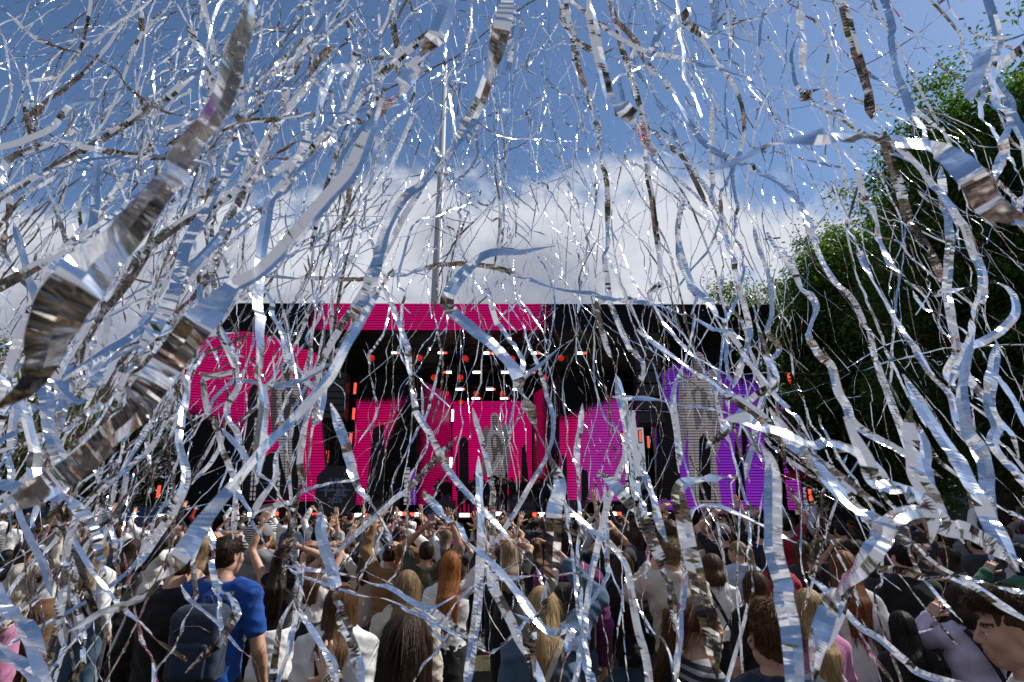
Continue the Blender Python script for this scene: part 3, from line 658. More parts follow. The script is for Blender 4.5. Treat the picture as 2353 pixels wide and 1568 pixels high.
# ================================================================ SETTING
rnd = random.Random(5)
def ground():
    m, nt, N, L, b = nmat('dry_grass_ground')
    tc = N.new('ShaderNodeTexCoord')
    n1 = N.new('ShaderNodeTexNoise'); n1.inputs['Scale'].default_value = 0.5; n1.inputs['Detail'].default_value = 8; L.new(tc.outputs['Object'], n1.inputs['Vector'])
    n2 = N.new('ShaderNodeTexNoise'); n2.inputs['Scale'].default_value = 30; n2.inputs['Detail'].default_value = 6; L.new(tc.outputs['Object'], n2.inputs['Vector'])
    cr = N.new('ShaderNodeValToRGB'); e = cr.color_ramp.elements; e[0].position = 0.35; e[1].position = 0.65
    e[0].color = (0.03, 0.024, 0.012, 1); e[1].color = (0.115, 0.084, 0.04, 1); e2 = e.new(0.5); e2.color = (0.055, 0.046, 0.018, 1)
    ad = N.new('ShaderNodeMath'); ad.operation = 'MULTIPLY_ADD'; ad.inputs[1].default_value = 0.6; L.new(n2.outputs[0], ad.inputs[0])
    ml = N.new('ShaderNodeMath'); ml.operation = 'MULTIPLY'; ml.inputs[1].default_value = 0.45; L.new(n1.outputs[0], ml.inputs[0]); L.new(ml.outputs[0], ad.inputs[2])
    L.new(ad.outputs[0], cr.inputs[0]); L.new(cr.outputs[0], b.inputs['Base Color']); b.inputs['Roughness'].default_value = 0.95
    bp = N.new('ShaderNodeBump'); bp.inputs['Distance'].default_value = 0.05; bp.inputs['Strength'].default_value = 0.9; L.new(n2.outputs[0], bp.inputs['Height']); L.new(bp.outputs[0], b.inputs['Normal'])
    S = 1500; n = 30; t = np.linspace(-1, 1, n); t = np.sign(t) * np.abs(t) ** 3 * S
    X, Y = np.meshgrid(t, t, indexing='ij'); V = np.stack([X.ravel(), Y.ravel(), np.zeros(n * n)], 1)
    i = np.arange(n - 1)[:, None] * n + np.arange(n - 1)[None]; i = i.ravel(); Q = np.stack([i, i + n, i + n + 1, i + 1], 1)
    tag(mk('ground', V, Q, m), kind='structure')
ground()

BLACK = mat('black_steel', (0.012, 0.012, 0.014), rough=0.5, var=0.2, nscale=3)
DRAPE = mat('black_drape', (0.008, 0.008, 0.01), rough=0.9, var=0.3, nscale=2)
TRUSS = mat('truss_steel', (0.035, 0.035, 0.04), rough=0.45, metal=0.6)
PINK, RED, VIOLET, PURPLE = (0.62, 0.0, 0.155), (0.68, 0.0, 0.115), (0.26, 0.025, 0.52), (0.13, 0.018, 0.43)
MAG = (0.52, 0.03, 0.42)
HOT = emit('lamp_white', (1, 0.97, 0.95), 7.0); HOTR = emit('lamp_red', (1, 0.06, 0.025), 3.0); HOTR2 = emit('lamp_orange_red', (1, 0.085, 0.04), 1.5); BULB = emit('wash_red', (1, 0.03, 0.015), 1.5)
YF = 26.0

def slab(name, corners, Y, th, fm, bm, parent, front_name='panel'):
    """a wall whose front face is traced by pixel corners on the plane(s) Y; a real casing of thickness th behind it"""
    Ys = Y if isinstance(Y, (list, tuple)) else [Y] * len(corners)
    Fr = [at(x, y, yy) for (x, y), yy in zip(corners, Ys)]; n = len(Fr); Fr = np.array(Fr)
    nn = np.cross(Fr[1] - Fr[0], Fr[2] - Fr[0]); nn /= np.linalg.norm(nn)
    if nn[1] > 0: nn = -nn; Fr = Fr[::-1]
    Bk = Fr - nn * th
    fo = mkng(front_name, Fr + nn * 0.004, [list(range(n))], fm, parent)
    mkng(name, np.concatenate([Fr, Bk]), [list(range(n)), list(range(2 * n - 1, n - 1, -1))] + [[i, i + n, (i + 1) % n + n, (i + 1) % n] for i in range(n)], bm, parent)
    return Fr, nn, fo
def patch(name, pts, Y, off, m, parent):
    P = np.array([at(x, y, Y) for x, y in pts]); P[:, 1] -= off
    nn = np.cross(P[1] - P[0], P[2] - P[0])
    return mkng(name, P if nn[1] < 0 else P[::-1], [list(range(len(P)))], m, parent)
def arc(cx, cy, rx, ry, a0, a1, n=14): return [(cx + rx * math.cos(R(a0 + (a1 - a0) * i / n)), cy + ry * math.sin(R(a0 + (a1 - a0) * i / n))) for i in range(n + 1)]

GREYL = led_mat('led_grey', (0.36, 0.31, 0.34), (0.5, 0.45, 0.47), (0, 0, 1), 0, 9, pitch=0.125, specks=False, strength=0.7)
GREYW = led_mat('led_mid_grey', (0.1, 0.085, 0.1), (0.3, 0.26, 0.29), (0.7, 0, 1), 2, 9, pitch=0.125, specks=False, strength=0.8)
GREYD = led_mat('led_dark_grey', (0.05, 0.045, 0.052), (0.15, 0.13, 0.14), (0.5, 0, 1), 2, 9, pitch=0.125, specks=False)
GREYK = led_mat('led_black', (0.006, 0.005, 0.006), (0.01, 0.009, 0.011), (0, 0, 1), 2, 9, pitch=0.125, specks=False)
DOTW = led_mat('led_window_dots', (0.42, 0.4, 0.44), (0.5, 0.45, 0.5), (0, 0, 1), 2, 9, pitch=0.22, specks=False)
def statue(cx, top, s, Y, parent, off=0.03):
    """the veiled winged figure that the screens show: lit grey areas on the screen's face"""
    X = lambda pts: [(cx + x * s, top + y * s) for x, y in pts]
    wl = [(-20, 108), (-27, 82), (-34, 68), (-43, 63), (-52, 74), (-58, 104), (-61, 160), (-60, 225), (-54, 285), (-44, 318), (-34, 250), (-28, 170)]
    wr = [(-x * 1.3 - 4, y * 1.06 - 20) for x, y in wl]
    for w in (wl, wr): patch('picture', X(w), Y, off, GREYW, parent)
    for sx, kx in ((-1, 1.0), (1, 1.3)):
        for q in range(4):
            y0 = 120 + 44 * q; patch('picture', X([(sx * 31 * kx, y0), (sx * (57 - q) * kx, y0 + 16), (sx * (56 - q) * kx, y0 + 20), (sx * 32 * kx, y0 + 7)]), Y, off + 0.008, GREYD, parent)
    patch('picture', X(arc(0, 22, 19, 22, 180, 360, 12) + [(20, 46), (22, 66), (30, 84), (42, 104), (46, 160), (40, 222), (50, 300), (62, 400), (72, 470), (16, 474), (-14, 440), (-30, 330), (-31, 240), (-38, 170), (-36, 112), (-26, 86), (-19, 66), (-20, 44)]), Y, off + 0.012, GREYL, parent)
    patch('picture', X([(-12, 22), (-6, 13), (4, 11), (12, 20), (14, 48), (10, 76), (2, 88), (-7, 78), (-13, 50)]), Y, off + 0.02, GREYD, parent)
    patch('picture', X([(-5, 24), (2, 21), (7, 27), (7, 40), (2, 49), (-4, 42)]), Y, off + 0.028, GREYW, parent)
    patch('picture', X([(-22, 118), (-4, 104), (16, 108), (30, 132), (40, 176), (42, 208), (28, 200), (18, 166), (10, 206), (2, 232), (-8, 236), (-14, 180)]), Y, off + 0.02, GREYD, parent)
    patch('picture', X([(-10, 126), (-2, 114), (7, 122), (9, 160), (1, 172), (-7, 160)]), Y, off + 0.028, GREYL, parent)
    for x0, x1, w in ((16, 26, 4), (30, 52, 3), (4, 8, 3), (-14, -8, 3)):
        patch('picture', X([(x0, 240), (x0 + w * .4, 240), (x1 + w, 462), (x1 - w * .3, 462)]), Y, off + 0.02, GREYD, parent)

def stage():
    st = thing('concert_stage', (0, YF, 0), 'black open-air concert stage with roof and deck behind the crowd', 'stage')
    P = lambda o: o
    def part(mb, name, m):
        o = mb.build(name, m); o.parent = st; o.location = (0, -YF, 0); return o
    x0, x1 = at(375, 1175, YF)[0], at(1850, 1175, YF)[0]; dz = at(1000, 1183, YF)[2]; rz = at(1000, 757, YF)[2]; tz = at(1000, 700, YF)[2]
    xl, xr = at(760, 900, YF)[0], at(1500, 900, YF)[0]
    part(MB().box(((x0 + x1) / 2, YF + 5.5, dz - 0.1), (x1 - x0, 11, 0.2)), 'deck', BLACK)
    part(MB().box(((x0 + x1) / 2, YF + 0.3, (dz - 0.2) / 2), (x1 - x0 - 0.1, 0.1, dz - 0.2)), 'deck_skirt', DRAPE)
    rl, rr = at(530, 720, YF)[0], at(1768, 720, YF)[0]
    part(MB().box(((rl + rr) / 2, YF + 6, (rz + tz) / 2 - 0.05), (rr - rl, 11, tz - rz - 0.15)), 'roof', BLACK)
    for x in (rl + 0.3, xl - .2, xr + .6, rr - 0.3):
        for y in (YF + 1.5, YF + 10.8):
            mb = MB()
            for ax, ay in ((-.25, -.25), (.25, -.25), (-.25, .25), (.25, .25)): mb.tube([(x + ax, y + ay, 0), (x + ax, y + ay, rz)], 0.035, 6)
            z = 0.4
            while z < rz - 0.5:
                for ax, ay, bx, by in ((-.25, -.25, .25, -.25), (.25, .25, -.25, .25), (.25, -.25, .25, .25), (-.25, .25, -.25, -.25)): mb.tube([(x + ax, y + ay, z), (x + bx, y + by, z + 0.5)], 0.018, 4)
                z += 0.5
            part(mb, 'tower', TRUSS)
    zb = at(1000, 1146, YF)[2]
    part(MB().box(((x0 + xl) / 2 + .3, YF + 0.35, (dz + zb) / 2), (xl - x0, 0.5, zb - dz)), 'wall_base', DRAPE); part(MB().box(((xr + x1) / 2, YF + 0.75, (dz + at(1, 1165, YF)[2]) / 2), (x1 - xr - .4, 0.5, at(1, 1165, YF)[2] - dz)), 'wall_base', DRAPE)
    part(MB().box(((xl + xr) / 2, YF + 8.6, dz + .35), (xr - xl + 2, 3.6, .7)), 'riser', BLACK)
    ca, cb = at(1015, 900, YF + 7), at(1250, 900, YF + 7); part(MB().box(((ca[0] + cb[0]) / 2, YF + 7.2, (rz + dz) / 2), (cb[0] - ca[0], 0.12, rz - dz - .1)), 'back_drape', DRAPE)
    part(MB().box(((rl + xl) / 2 + .4, YF + 10.6, (rz + dz) / 2), (xl - rl - 1.2, 0.15, rz - dz)), 'back_drape', DRAPE); part(MB().box(((rr + xr) / 2 + .8, YF + 10.6, (rz + dz) / 2), (rr - xr - 2.2, 0.15, rz - dz)), 'back_drape', DRAPE); part(MB().box(((rl + rr) / 2, YF + 11.3, rz - 1.0), (rr - rl, 0.12, 2.0)), 'back_drape', DRAPE)
    # hanging lattice trusses
    for (ya, yb, Y, xa, xb) in ((795, 806, YF + 1.6, 760, 1470), (838, 848, YF + 3.6, 880, 1330), (876, 887, YF + 5.2, 980, 1280), (900, 908, YF + 6.2, 1000, 1260)):
        mb = MB(); a = at(xa, ya, Y); b = at(xb, ya, Y); dzz = 0.34
        for oy, oz in ((-.17, 0), (.17, 0), (-.17, -dzz), (.17, -dzz)): mb.tube([a + (0, oy, oz), b + (0, oy, oz)], 0.03, 6)
        n = int((b[0] - a[0]) / 0.4)
        for i in range(n):
            t0, t1 = i / n, (i + 1) / n; p = a + (b - a) * t0; q = a + (b - a) * t1
            for oy in (-.17, .17): mb.tube([p + (0, oy, 0 if i % 2 else -dzz), q + (0, oy, -dzz if i % 2 else 0)], 0.016, 4)
        for t in (0.08, 0.35, 0.65, 0.92): p = a + (b - a) * t; mb.tube([p, (p[0], p[1], rz + 0.1)], 0.012, 4)
        part(mb, 'lighting_truss', TRUSS)
    return dz, rz
DECK, ROOFZ = stage()

def screens():
    Z = lambda y, Y=YF: at(1000, y, Y)[2]; X = lambda x, Y=YF: at(x, 900, Y)[0]
    # roof banner
    r = thing('led_banner', (0, YF - 0.2, 0), 'long pink and black LED banner along the front of the stage roof', 'LED screen')
    off = lambda: None
    def put(root, objs=None): pass
    def slab_in(root, *a, **k):
        pre = set(bpy.data.objects.keys()); res = slab(*a, **k, parent=None) if 'parent' not in k else slab(*a, **k)
        for nme in set(bpy.data.objects.keys()) - pre:
            o = bpy.data.objects[nme]; o.parent = root; o.location = -Vector(root.location)
        return res
    m = led_mat('led_banner_picture', PINK, PINK, (1, 0, 0), -10, 10, ((1, 0, 0), X(668), X(760)), ((-1, 0, 0), -X(1288), -X(1205)))
    slab_in(r, 'casing', [(505, 757), (505, 738), (545, 697), (1768, 700), (1769, 761)], YF - 0.2, 0.5, m, BLACK)
    # wings
    def wing(label, polys, statue_at=None, towers=()):
        root = thing('led_wall', (at(polys[0][0][0][0], 1150, YF)[0], YF - 0.1, 0), label, 'LED screen')
        for k, (c, Y, mm) in enumerate(polys):
            slab_in(root, 'casing', c, Y, 0.35, mm, BLACK)
        pre = set(bpy.data.objects.keys())
        if statue_at: statue(*statue_at, root)
        for pts, Y, mm in towers: patch('picture', pts, Y, 0.02, mm, root)
        for nme in set(bpy.data.objects.keys()) - pre:
            o = bpy.data.objects[nme]; o.location = -Vector(root.location)
        return root
    sl_ = led_mat('led_left_outer', PINK, PINK, (1, 0, 0), -20, 0, ((0.35, 0, 1), 0.35 * X(470) + Z(985), 0.35 * X(470) + Z(915)))
    sm_ = led_mat('led_left_main', PINK, RED, (0, 0, 1), 2, 9, ((1.0, 0, 0.36), X(560) + 0.36 * Z(985), X(560) + 0.36 * Z(890)))
    dots = [([(x, y0), (x + 5, y0), (x - dx + 5, 1150), (x - dx, 1150)], YF - 0.1, DOTW) for x, y0, dx in ((530, 950, 18), (540, 900, 20), (586, 960, 12), (594, 960, 12), (640, 1080, 4), (462, 1030, 22), (452, 1060, 24), (444, 1060, 24))]
    dk = [([(571, 905), (588, 870), (594, 905), (600, 1150), (560, 1150)], YF - 0.1, GREYK), ([(675, 935), (690, 1000), (684, 1150), (668, 1150)], YF - 0.1, GREYK), ([(590, 1062), (640, 1030), (668, 1150), (590, 1150)], YF - 0.08, GREYK)]
    wing('pink LED wall with arched top at the left of the stage, winged statue on it',
         [([(425, 905), (468, 777), (567, 761), (556, 1152), (398, 1152)], [YF - 1.2, YF - 0.9, YF, YF, YF - 1.2], sl_), ([(567.5, 761), (640, 778), (728, 813), (752, 1152), (556.5, 1152)], YF, sm_)],
         (660, 826, 0.62, YF), dots + dk)
    rm_ = led_mat('led_right_main', VIOLET, PURPLE, (0, 0, 1), 2.2, 8.5, ((-0.25, 0, -1), -0.25 * X(1600) - Z(815), -0.25 * X(1600) - Z(885)), None, strength=1.15)
    ro_ = led_mat('led_right_outer', MAG, VIOLET, (0, 0, 1), 0, 8, ((0, 0, -1), -Z(880), -Z(960)), strength=0.9)
    dk2 = [([(1508, 905), (1540, 930), (1558, 1000), (1566, 1150), (1508, 1150)], YF - 0.1, GREYK), ([(1606, 1010), (1618, 995), (1632, 1030), (1634, 1150), (1606, 1150)], YF - 0.07, GREYK), ([(1688, 1010), (1704, 1050), (1716, 1150), (1690, 1150)], YF - 0.1, GREYK), ([(1700, 905), (1716, 1000), (1720, 1060), (1706, 1060)], YF - 0.1, GREYK)]
    wing('violet LED wall at the right of the stage with the praying statue on it',
         [([(1503, 905), (1520, 860), (1575, 812), (1640, 800), (1700, 825), (1742, 866), (1771, 1172), (1512, 1172)], YF, rm_)], (1604, 810, 0.76, YF), dk2)
    kk = led_mat('led_right_dark', (0.01, 0.01, 0.012), (0.012, 0.012, 0.014), (0, 0, 1), 0, 8, ((0, 0, 1), 30, 40))
    wing('dark LED column with stray cyan pixels beside the violet wall', [([(1744, 850), (1777, 880), (1812, 1172), (1773, 1172)], YF - 0.05, kk)])
    wing('narrow purple LED column at the right end of the stage', [([(1779, 915), (1800, 925), (1828, 960), (1846, 1172), (1812.5, 1172)], [YF, YF, YF + .5, YF + .5, YF], ro_)])
    # inner columns
    ic = led_mat('led_inner_left', PINK, RED, (0, 0, 1), 2, 8, ((0, 0, -1), -Z(905, YF + 2), -Z(938, YF + 2)), ((-1, 0, 0.3), -X(905, YF + 2) + 0.3 * Z(1050, YF + 2), -X(868, YF + 2) + 0.3 * Z(1050, YF + 2)))
    wing('narrow pink LED column inside the left of the stage', [([(822, 862), (958, 862), (958, 1160), (806, 1160)], YF + 2, ic)], None,
         [([(858, 985), (882, 975), (884, 1160), (838, 1160)], YF + 2, GREYK), ([(930, 1075), (942, 1075), (944, 1160), (928, 1160)], YF + 1.98, DOTW), ([(944, 1080), (957, 1080), (957, 1160), (944, 1160)], YF + 1.97, led_mat('led_purple_strip', PURPLE, VIOLET, (0, 0, 1), 1, 4, specks=False))])
    an = led_mat('led_angled_left', RED, PINK, (0, 0, 1), 2, 8, ((0, 0, -1), -Z(862, YF + 3), -Z(890, YF + 3)), ((1, 0, 0), X(965, YF + 3), X(1000, YF + 4)), strength=0.62)
    wing('angled pink LED panel left of the centre screen', [([(960, 868), (1036, 908), (1036, 1150), (960, 1165)], [YF + 2.2, YF + 5.8, YF + 5.8, YF + 2.2], an)])
    bk = led_mat('led_centre', RED, PINK, (0, 0, 1), 2, 8, strength=1.1, specks=False)
    wing('bright pink centre LED screen with a small praying statue, back of the stage', [([(1040, 922), (1222, 922), (1222, 1177), (1040, 1177)], YF + 6, bk)], (1137, 949, 0.475, YF + 6),
         [([(1056, 1012), (1066, 1003), (1076, 1012), (1078, 1120), (1054, 1120)], YF + 6, GREYK), ([(1048, 1040), (1053, 1040), (1053, 1120), (1048, 1120)], YF + 6, GREYK), ([(1198, 1030), (1208, 1020), (1216, 1120), (1198, 1120)], YF + 6, GREYK)])
    ar = led_mat('led_angled_right', (0.1, 0.01, 0.03), RED, (1, 0, 0), X(1225, YF + 4), X(1240, YF + 4), ((-1, 0, 0), -X(1262, YF + 4), -X(1240, YF + 4)), strength=0.55)
    wing('dim angled LED panel right of the centre screen', [([(1226, 905), (1284, 868), (1284, 1160), (1226, 1145)], [YF + 5.8, YF + 2.4, YF + 2.4, YF + 5.8], ar)])
    rc = led_mat('led_inner_right', RED, MAG, (1, 0, -0.12), X(1322, YF + 2) - 1.0, X(1372, YF + 2) - 1.0, ((0.35, 0, -1), 0.35 * X(1350, YF + 2) - Z(920, YF + 2), 0.35 * X(1350, YF + 2) - Z(965, YF + 2)))
    wing('tall LED panel fading from pink to violet right of centre', [([(1286, 862), (1430, 862), (1438, 1152), (1286, 1152)], YF + 2, rc)], None,
         [([(1288, 1046), (1302, 1050), (1304, 1150), (1288, 1150)], YF + 2, GREYK), ([(1336, 1076), (1350, 1084), (1354, 1150), (1336, 1150)], YF + 2, GREYK)])
    tr = led_mat('led_small_right', RED, VIOLET, (0, 0, 1), 2, 6, None)
    wing('slim magenta LED strip behind the drum kit', [([(1500, 978), (1519, 978), (1534, 1160), (1520, 1160)], YF + 3, tr)])
screens()

# ---- stage lamps
def lamps():
    def wash(px, py, Y, label):
        p = at(px, py, Y); t = thing('wash_light', tuple(p), label, 'stage light', 'round red wash lights hanging under the stage roof')
        MB().tube([(0, -0.02, 0), (0, 0.12, 0), (0, 0.3, 0.06), (0, 0.36, 0.06)], [0.19, 0.2, 0.13, 0.07], 14).build('lamp_head', BLACK, t, True)
        m = MB()
        for rr, n in ((0, 1), (0.065, 6), (0.13, 12)):
            for i in range(n):
                a = i * 2 * math.pi / n; c = (rr * math.cos(a), rr * math.sin(a)); m.tube([(c[0], -0.022, c[1]), (c[0], -0.032, c[1])], [0.021, 0.018], 8)
        m.build('lens', BULB, t)
        MB().tube([(-.24, .1, 0), (-.24, .1, .22), (-.1, .1, .34), (.1, .1, .34), (.24, .1, .22), (.24, .1, 0)], 0.02, 6).box((0, .1, .42), (.24, .22, .14)).build('yoke', BLACK, t)
    o3 = ('first', 'second', 'third', 'fourth', 'fifth')
    for Yk, row, pts in ((YF + 1.6, 'front row', ((854, 823), (964, 823), (1069, 824), (1177, 825), (1289, 823))), (YF + 3.6, 'second row', ((997, 868), (1058, 868), (1189, 867), (1251, 868))), (YF + 5.2, 'third row', ((1026, 905), (1094, 905), (1155, 905)))):
        for i, (x, y) in enumerate(pts): wash(x, y, Yk, f'round red wash light, {o3[i]} from left in the {row} under the roof')
    wash(1059, 925, YF + 5.4, 'round red wash light hanging lowest, above the centre screen')
    def bar(px, py, Y, w, mats, label, vert=False, h=0.13, group='white and red light bars on the stage', hanger=True):
        p = at(px, py, Y); t = thing('light_bar', tuple(p), label, 'light bar', group)
        L = w / FPX * Y
        d = lambda a, b: (h, 0.1, (b - a) * L) if vert else ((b - a) * L, 0.1, h)
        c = lambda a, b: (0, 0, ((a + b) / 2 - 0.5) * L) if vert else (((a + b) / 2 - 0.5) * L, 0, 0)
        f = 1.5
        MB().box((0, 0.06, 0), ((h * 1.7, 0.1, L + .1) if vert else (L + .1, 0.1, h * 1.7))).build('housing', BLACK, t)
        if hanger and not vert: MB().tube([(0, .06, h), (0, .06, .36)], .015, 4).build('hanger', BLACK, t)
        k = 0
        for a, b, m in mats:
            cc = c(a, b); dd = d(a, b); MB().box((cc[0], -0.02, cc[2]), (dd[0], 0.05, dd[2])).build('tube', m, t)
    WR = ((0, .58, HOT), (.62, 1, HOTR)); RW = ((0, .4, HOTR), (.44, 1, HOT)); RR = ((0, 1, HOTR2),); WWR = ((0, .8, HOT), (.82, 1, HOTR2))
    n = 0; od = ('first', 'second', 'third', 'fourth', 'fifth', 'sixth', 'seventh', 'eighth', 'ninth', 'tenth', 'eleventh', 'twelfth', 'thirteenth', 'fourteenth')
    for Yk, row, pts in ((YF + 1.6, 'upper row', ((910, 811, WR), (1017, 811, WR), (1122, 812, WR), (1231, 812, WR), (1337, 812, WR))), (YF + 3.6, 'middle row', ((1027, 856, RW), (1097, 856, WWR), (1162, 856, WWR), (1219, 856, WR))), (YF + 5.2, 'third row', ((1058, 895, WWR), (1128, 895, WWR), (1189, 895, WR))), (YF + 6.2, 'lowest row', ((1095, 916, WWR), (1160, 916, WWR)))):
        for i, (x, y, m) in enumerate(pts): bar(x, y, Yk, 21, m, f'horizontal white and red light bar, {od[i]} from left in the {row}', h=0.1)
    fl = ((626, WR), (732, RR), (830, WWR), (921, WR), (956, RW), (1070, WWR), (1154, WR), (1238, RW), (1323, WWR), (1413, WR), (1496, WR), (1634, WWR), (1720, WR))
    for i, (x, m) in enumerate(fl): bar(x, 1181 + (i % 3) * 1.5, YF - 0.25, 27, m, f'glaring light bar on the front edge of the stage, {od[i]} from left', h=0.14, hanger=False, group='light bars along the stage front edge')
    vb = ((816, 893, YF, RR, 'on the left inner column, topmost'), (813, 951, YF, RR, 'on the left inner column, second from top'), (806, 1009, YF, RR, 'on the left inner column, third from top'), (803, 1070, YF, RR, 'on the left inner column, lowest'), (420, 863, YF - 1.3, RR, 'high at the left end of the stage'), (365, 1130, YF - 1.3, RR, 'low at the left end of the stage'), (752, 1050, YF + 3, RR, 'right of the left LED wall'),
          (1430, 1009, YF + 1.5, RR, 'beside the magenta panel'), (1471, 1003, YF + 5, RR, 'hanging left above the drum kit'), (1490, 1016, YF + 5, RR, 'hanging right above the drum kit'), (1441, 1073, YF + 1.5, ((0, 1, HOT),), 'white, left of the drummer'), (1442, 1135, YF + 1.5, ((0, 1, HOT),), 'white, low left of the drum kit'), (1861, 1138, YF, RR, 'low at the right end of the stage'), (1813, 869, YF, RR, 'high among leaves at the right end'), (1837, 995, YF, RR, 'halfway up at the right end'), (1040, 955, YF + 5.6, ((0, 1, HOT),), 'white, left edge of centre screen'), (1216, 950, YF + 5.6, RR, 'right edge of centre screen'), (1036, 1065, YF + 5.6, ((0, 1, HOT),), 'white, low left of centre screen'))
    for x, y, Y, m, w in vb: bar(x, y, Y, 26, m, 'upright glowing light bar ' + w, True, h=0.11, group='upright light bars on the stage')
lamps()

# ---- stage furniture
def text(body, size, loc, m, parent, ext=0.005, bold=0.012):
    cu = bpy.data.curves.new('lettering', 'FONT'); cu.body = body; cu.size = size; cu.align_x = 'CENTER'; cu.extrude = ext; cu.offset = bold; cu.materials.append(m)
    tmp = bpy.data.objects.new('tmp', cu); COL.objects.link(tmp); bpy.context.view_layer.update(); me = bpy.data.meshes.new_from_object(tmp.evaluated_get(bpy.context.evaluated_depsgraph_get())); bpy.data.objects.remove(tmp)
    o = bpy.data.objects.new('lettering', me); COL.objects.link(o); o.parent = parent; o.location = loc; o.rotation_euler = (R(90), 0, 0); return o
def furniture():
    p = at(771, 1128, YF - 0.6); t = thing('festival_sign', tuple(p), 'black octagonal sign lettered VK fest 2025 at the stage edge', 'sign')
    w, h = 0.86, 1.05; c = 0.42
    pts = [(-w + c, h), (w - c, h), (w, h - c), (w, -h + c), (w - c, -h), (-w + c, -h), (-w, -h + c), (-w, h - c)]
    V = [(x, 0, z) for x, z in pts] + [(x, 0.22, z) for x, z in pts]
    mkng('board', V, [list(range(7, -1, -1)), list(range(8, 16))] + [[i, (i + 1) % 8, (i + 1) % 8 + 8, i + 8] for i in range(8)], mat('sign_black', (0.012, 0.014, 0.02), rough=0.6, var=0.1), t)
    LM = mat('sign_lettering', (0.13, 0.17, 0.26), rough=0.6, var=0.05)
    text('VK', 0.5, (0.03, -0.012, 0.17), LM, t, bold=0.022); text('fest', 0.66, (0, -0.012, -0.23), LM, t, bold=0.024); text('2025', 0.3, (0, -0.012, -0.5), LM, t, bold=0.012)
    MB().box((0.17 + .3, -0.008, 0.02), (.42, 0.014, 0.05)).box((-.5, -0.008, 0.02), (.36, 0.014, 0.05)).build('cross_stroke', LM, t)
    # line-array boxes, wedges, subwoofers
    def pa(px, y0, y1, Y, label):
        a = at(px, y0, Y); b = at(px, y1, Y); n = 7; t = thing('speaker_array', (a[0], Y, b[2]), label, 'loudspeakers', 'speaker stacks hung beside the stage opening')
        hh = (a[2] - b[2]) / n
        for i in range(n):
            z = hh * (n - 1 - i) + hh / 2; M = rot((1, 0, 0), R(-2 * i)); mb = MB(); mb.box((0, i * 0.012, z), (1.15, 0.7, hh * 0.94), M); mb.box((0, i * 0.012 - 0.36, z), (1.02, 0.03, hh * 0.8), M); mb.build('speaker_box', BLACK, t)
        MB().tube([(-.4, 0, a[2] - b[2]), (-.4, 0, ROOFZ - b[2])], 0.03, 6).tube([(.4, 0, a[2] - b[2]), (.4, 0, ROOFZ - b[2])], 0.03, 6).build('hanging_chain', TRUSS, t)
    pa(1481, 770, 978, YF - 0.5, 'tall black speaker array hanging between the violet wall and centre')
    pa(773, 860, 965, YF - 0.5, 'black speaker array hanging right of the left LED wall')
    for i, (px, w) in enumerate(((1010, 66), (1200, 62), (690, 60), (1330, 40), (1590, 70), (880, 60))):
        a = at(px, 1180, YF + 0.5); t = thing('monitor_speaker', (a[0], YF + 0.7, DECK), 'black wedge monitor speaker on the deck, ' + ('left of centre', 'right of centre', 'below the left wall', 'below the magenta panel', 'below the violet wall', 'beside the sign')[i], 'loudspeaker', 'wedge monitors on the stage deck')
        ww = w / FPX * YF / 2; H = 0.62
        V = [(-ww, -.3, 0), (ww, -.3, 0), (ww, .45, 0), (-ww, .45, 0), (-ww, -.22, H * .35), (ww, -.22, H * .35), (ww, .3, H), (-ww, .3, H)]
        mk('cabinet', V, [(3, 2, 1, 0), (4, 5, 6, 7), (0, 1, 5, 4), (1, 2, 6, 5), (2, 3, 7, 6), (3, 0, 4, 7)], BLACK, t, False)
        V2 = [(-ww * .9, -.185, H * .4), (ww * .9, -.185, H * .4), (ww * .9, .26, H * .955), (-ww * .9, .26, H * .955)]; V2 = [(x, y - .01, z + .012) for x, y, z in V2]
        mk('grille', V2, [(0, 1, 2, 3)], mat('speaker_grille', (0.03, 0.03, 0.032), rough=0.7, bump=0.6, bscale=120), t, False)
    # drum kit on a riser
    c = at(1478, 1160, YF + 3); t = thing('drum_kit', (c[0], c[1], DECK), 'drum kit on a riser at the right of the stage', 'drum kit')
    MB().box((0, 0, .22), (2.4, 2, .44)).build('riser', BLACK, t)
    chrome = mat('chrome', (0.6, 0.6, 0.62), rough=0.2, metal=1, var=0.05); shell = mat('drum_shell', (0.02, 0.02, 0.025), rough=0.2, var=0.1); skin_ = mat('drum_skin', (0.04, 0.04, 0.045), rough=0.5)
    d = MB().tube([(0, -.75, .8), (0, -.3, .8)], .34, 20).build('bass_drum', shell, t, False)
    mk('crescent_mark', [(x, -.757, z + .8) for x, z in [(.03 + .1 * math.cos(R(a)), .1 * math.sin(R(a))) for a in range(60, 301, 24)]] + [(x, -.757, z + .8) for x, z in [(.075 + .085 * math.cos(R(a)), .085 * math.sin(R(a))) for a in range(60, 301, 24)]], [(i, i + 1, i + 12, i + 11) for i in range(10)], mat('drum_mark', (.5, .5, .52)), d, False)
    for x, y, z, r, hh in ((-.3, -.3, 1.2, .17, .22), (.3, -.3, 1.2, .17, .22), (.65, .2, .75, .24, .4), (-.6, .15, 1.0, .19, .16)):
        MB().tube([(x, y, z - hh / 2), (x, y, z + hh / 2)], r, 16).build('drum', shell, t)
        MB().tube([(x, y, .44), (x, y, z - hh / 2)], .015, 6).build('drum_stand', chrome, t)
    for x, y, z, r in ((-.85, -.35, 1.55, .26), (.8, -.4, 1.6, .28), (-.9, .2, 1.3, .2), (1.0, .1, 1.45, .25)):
        cy = MB().tube([(x, y, z), (x, y + .002, z + .012), (x, y + .003, z + .035)], [r, r * .5, .03], 20).build('cymbal', mat('brass', (.6, .42, .15), rough=.3, metal=1, var=.1), t, True)
        MB().tube([(x, y, .44), (x, y, z)], .014, 6).build('cymbal_stand', chrome, t)
furniture()

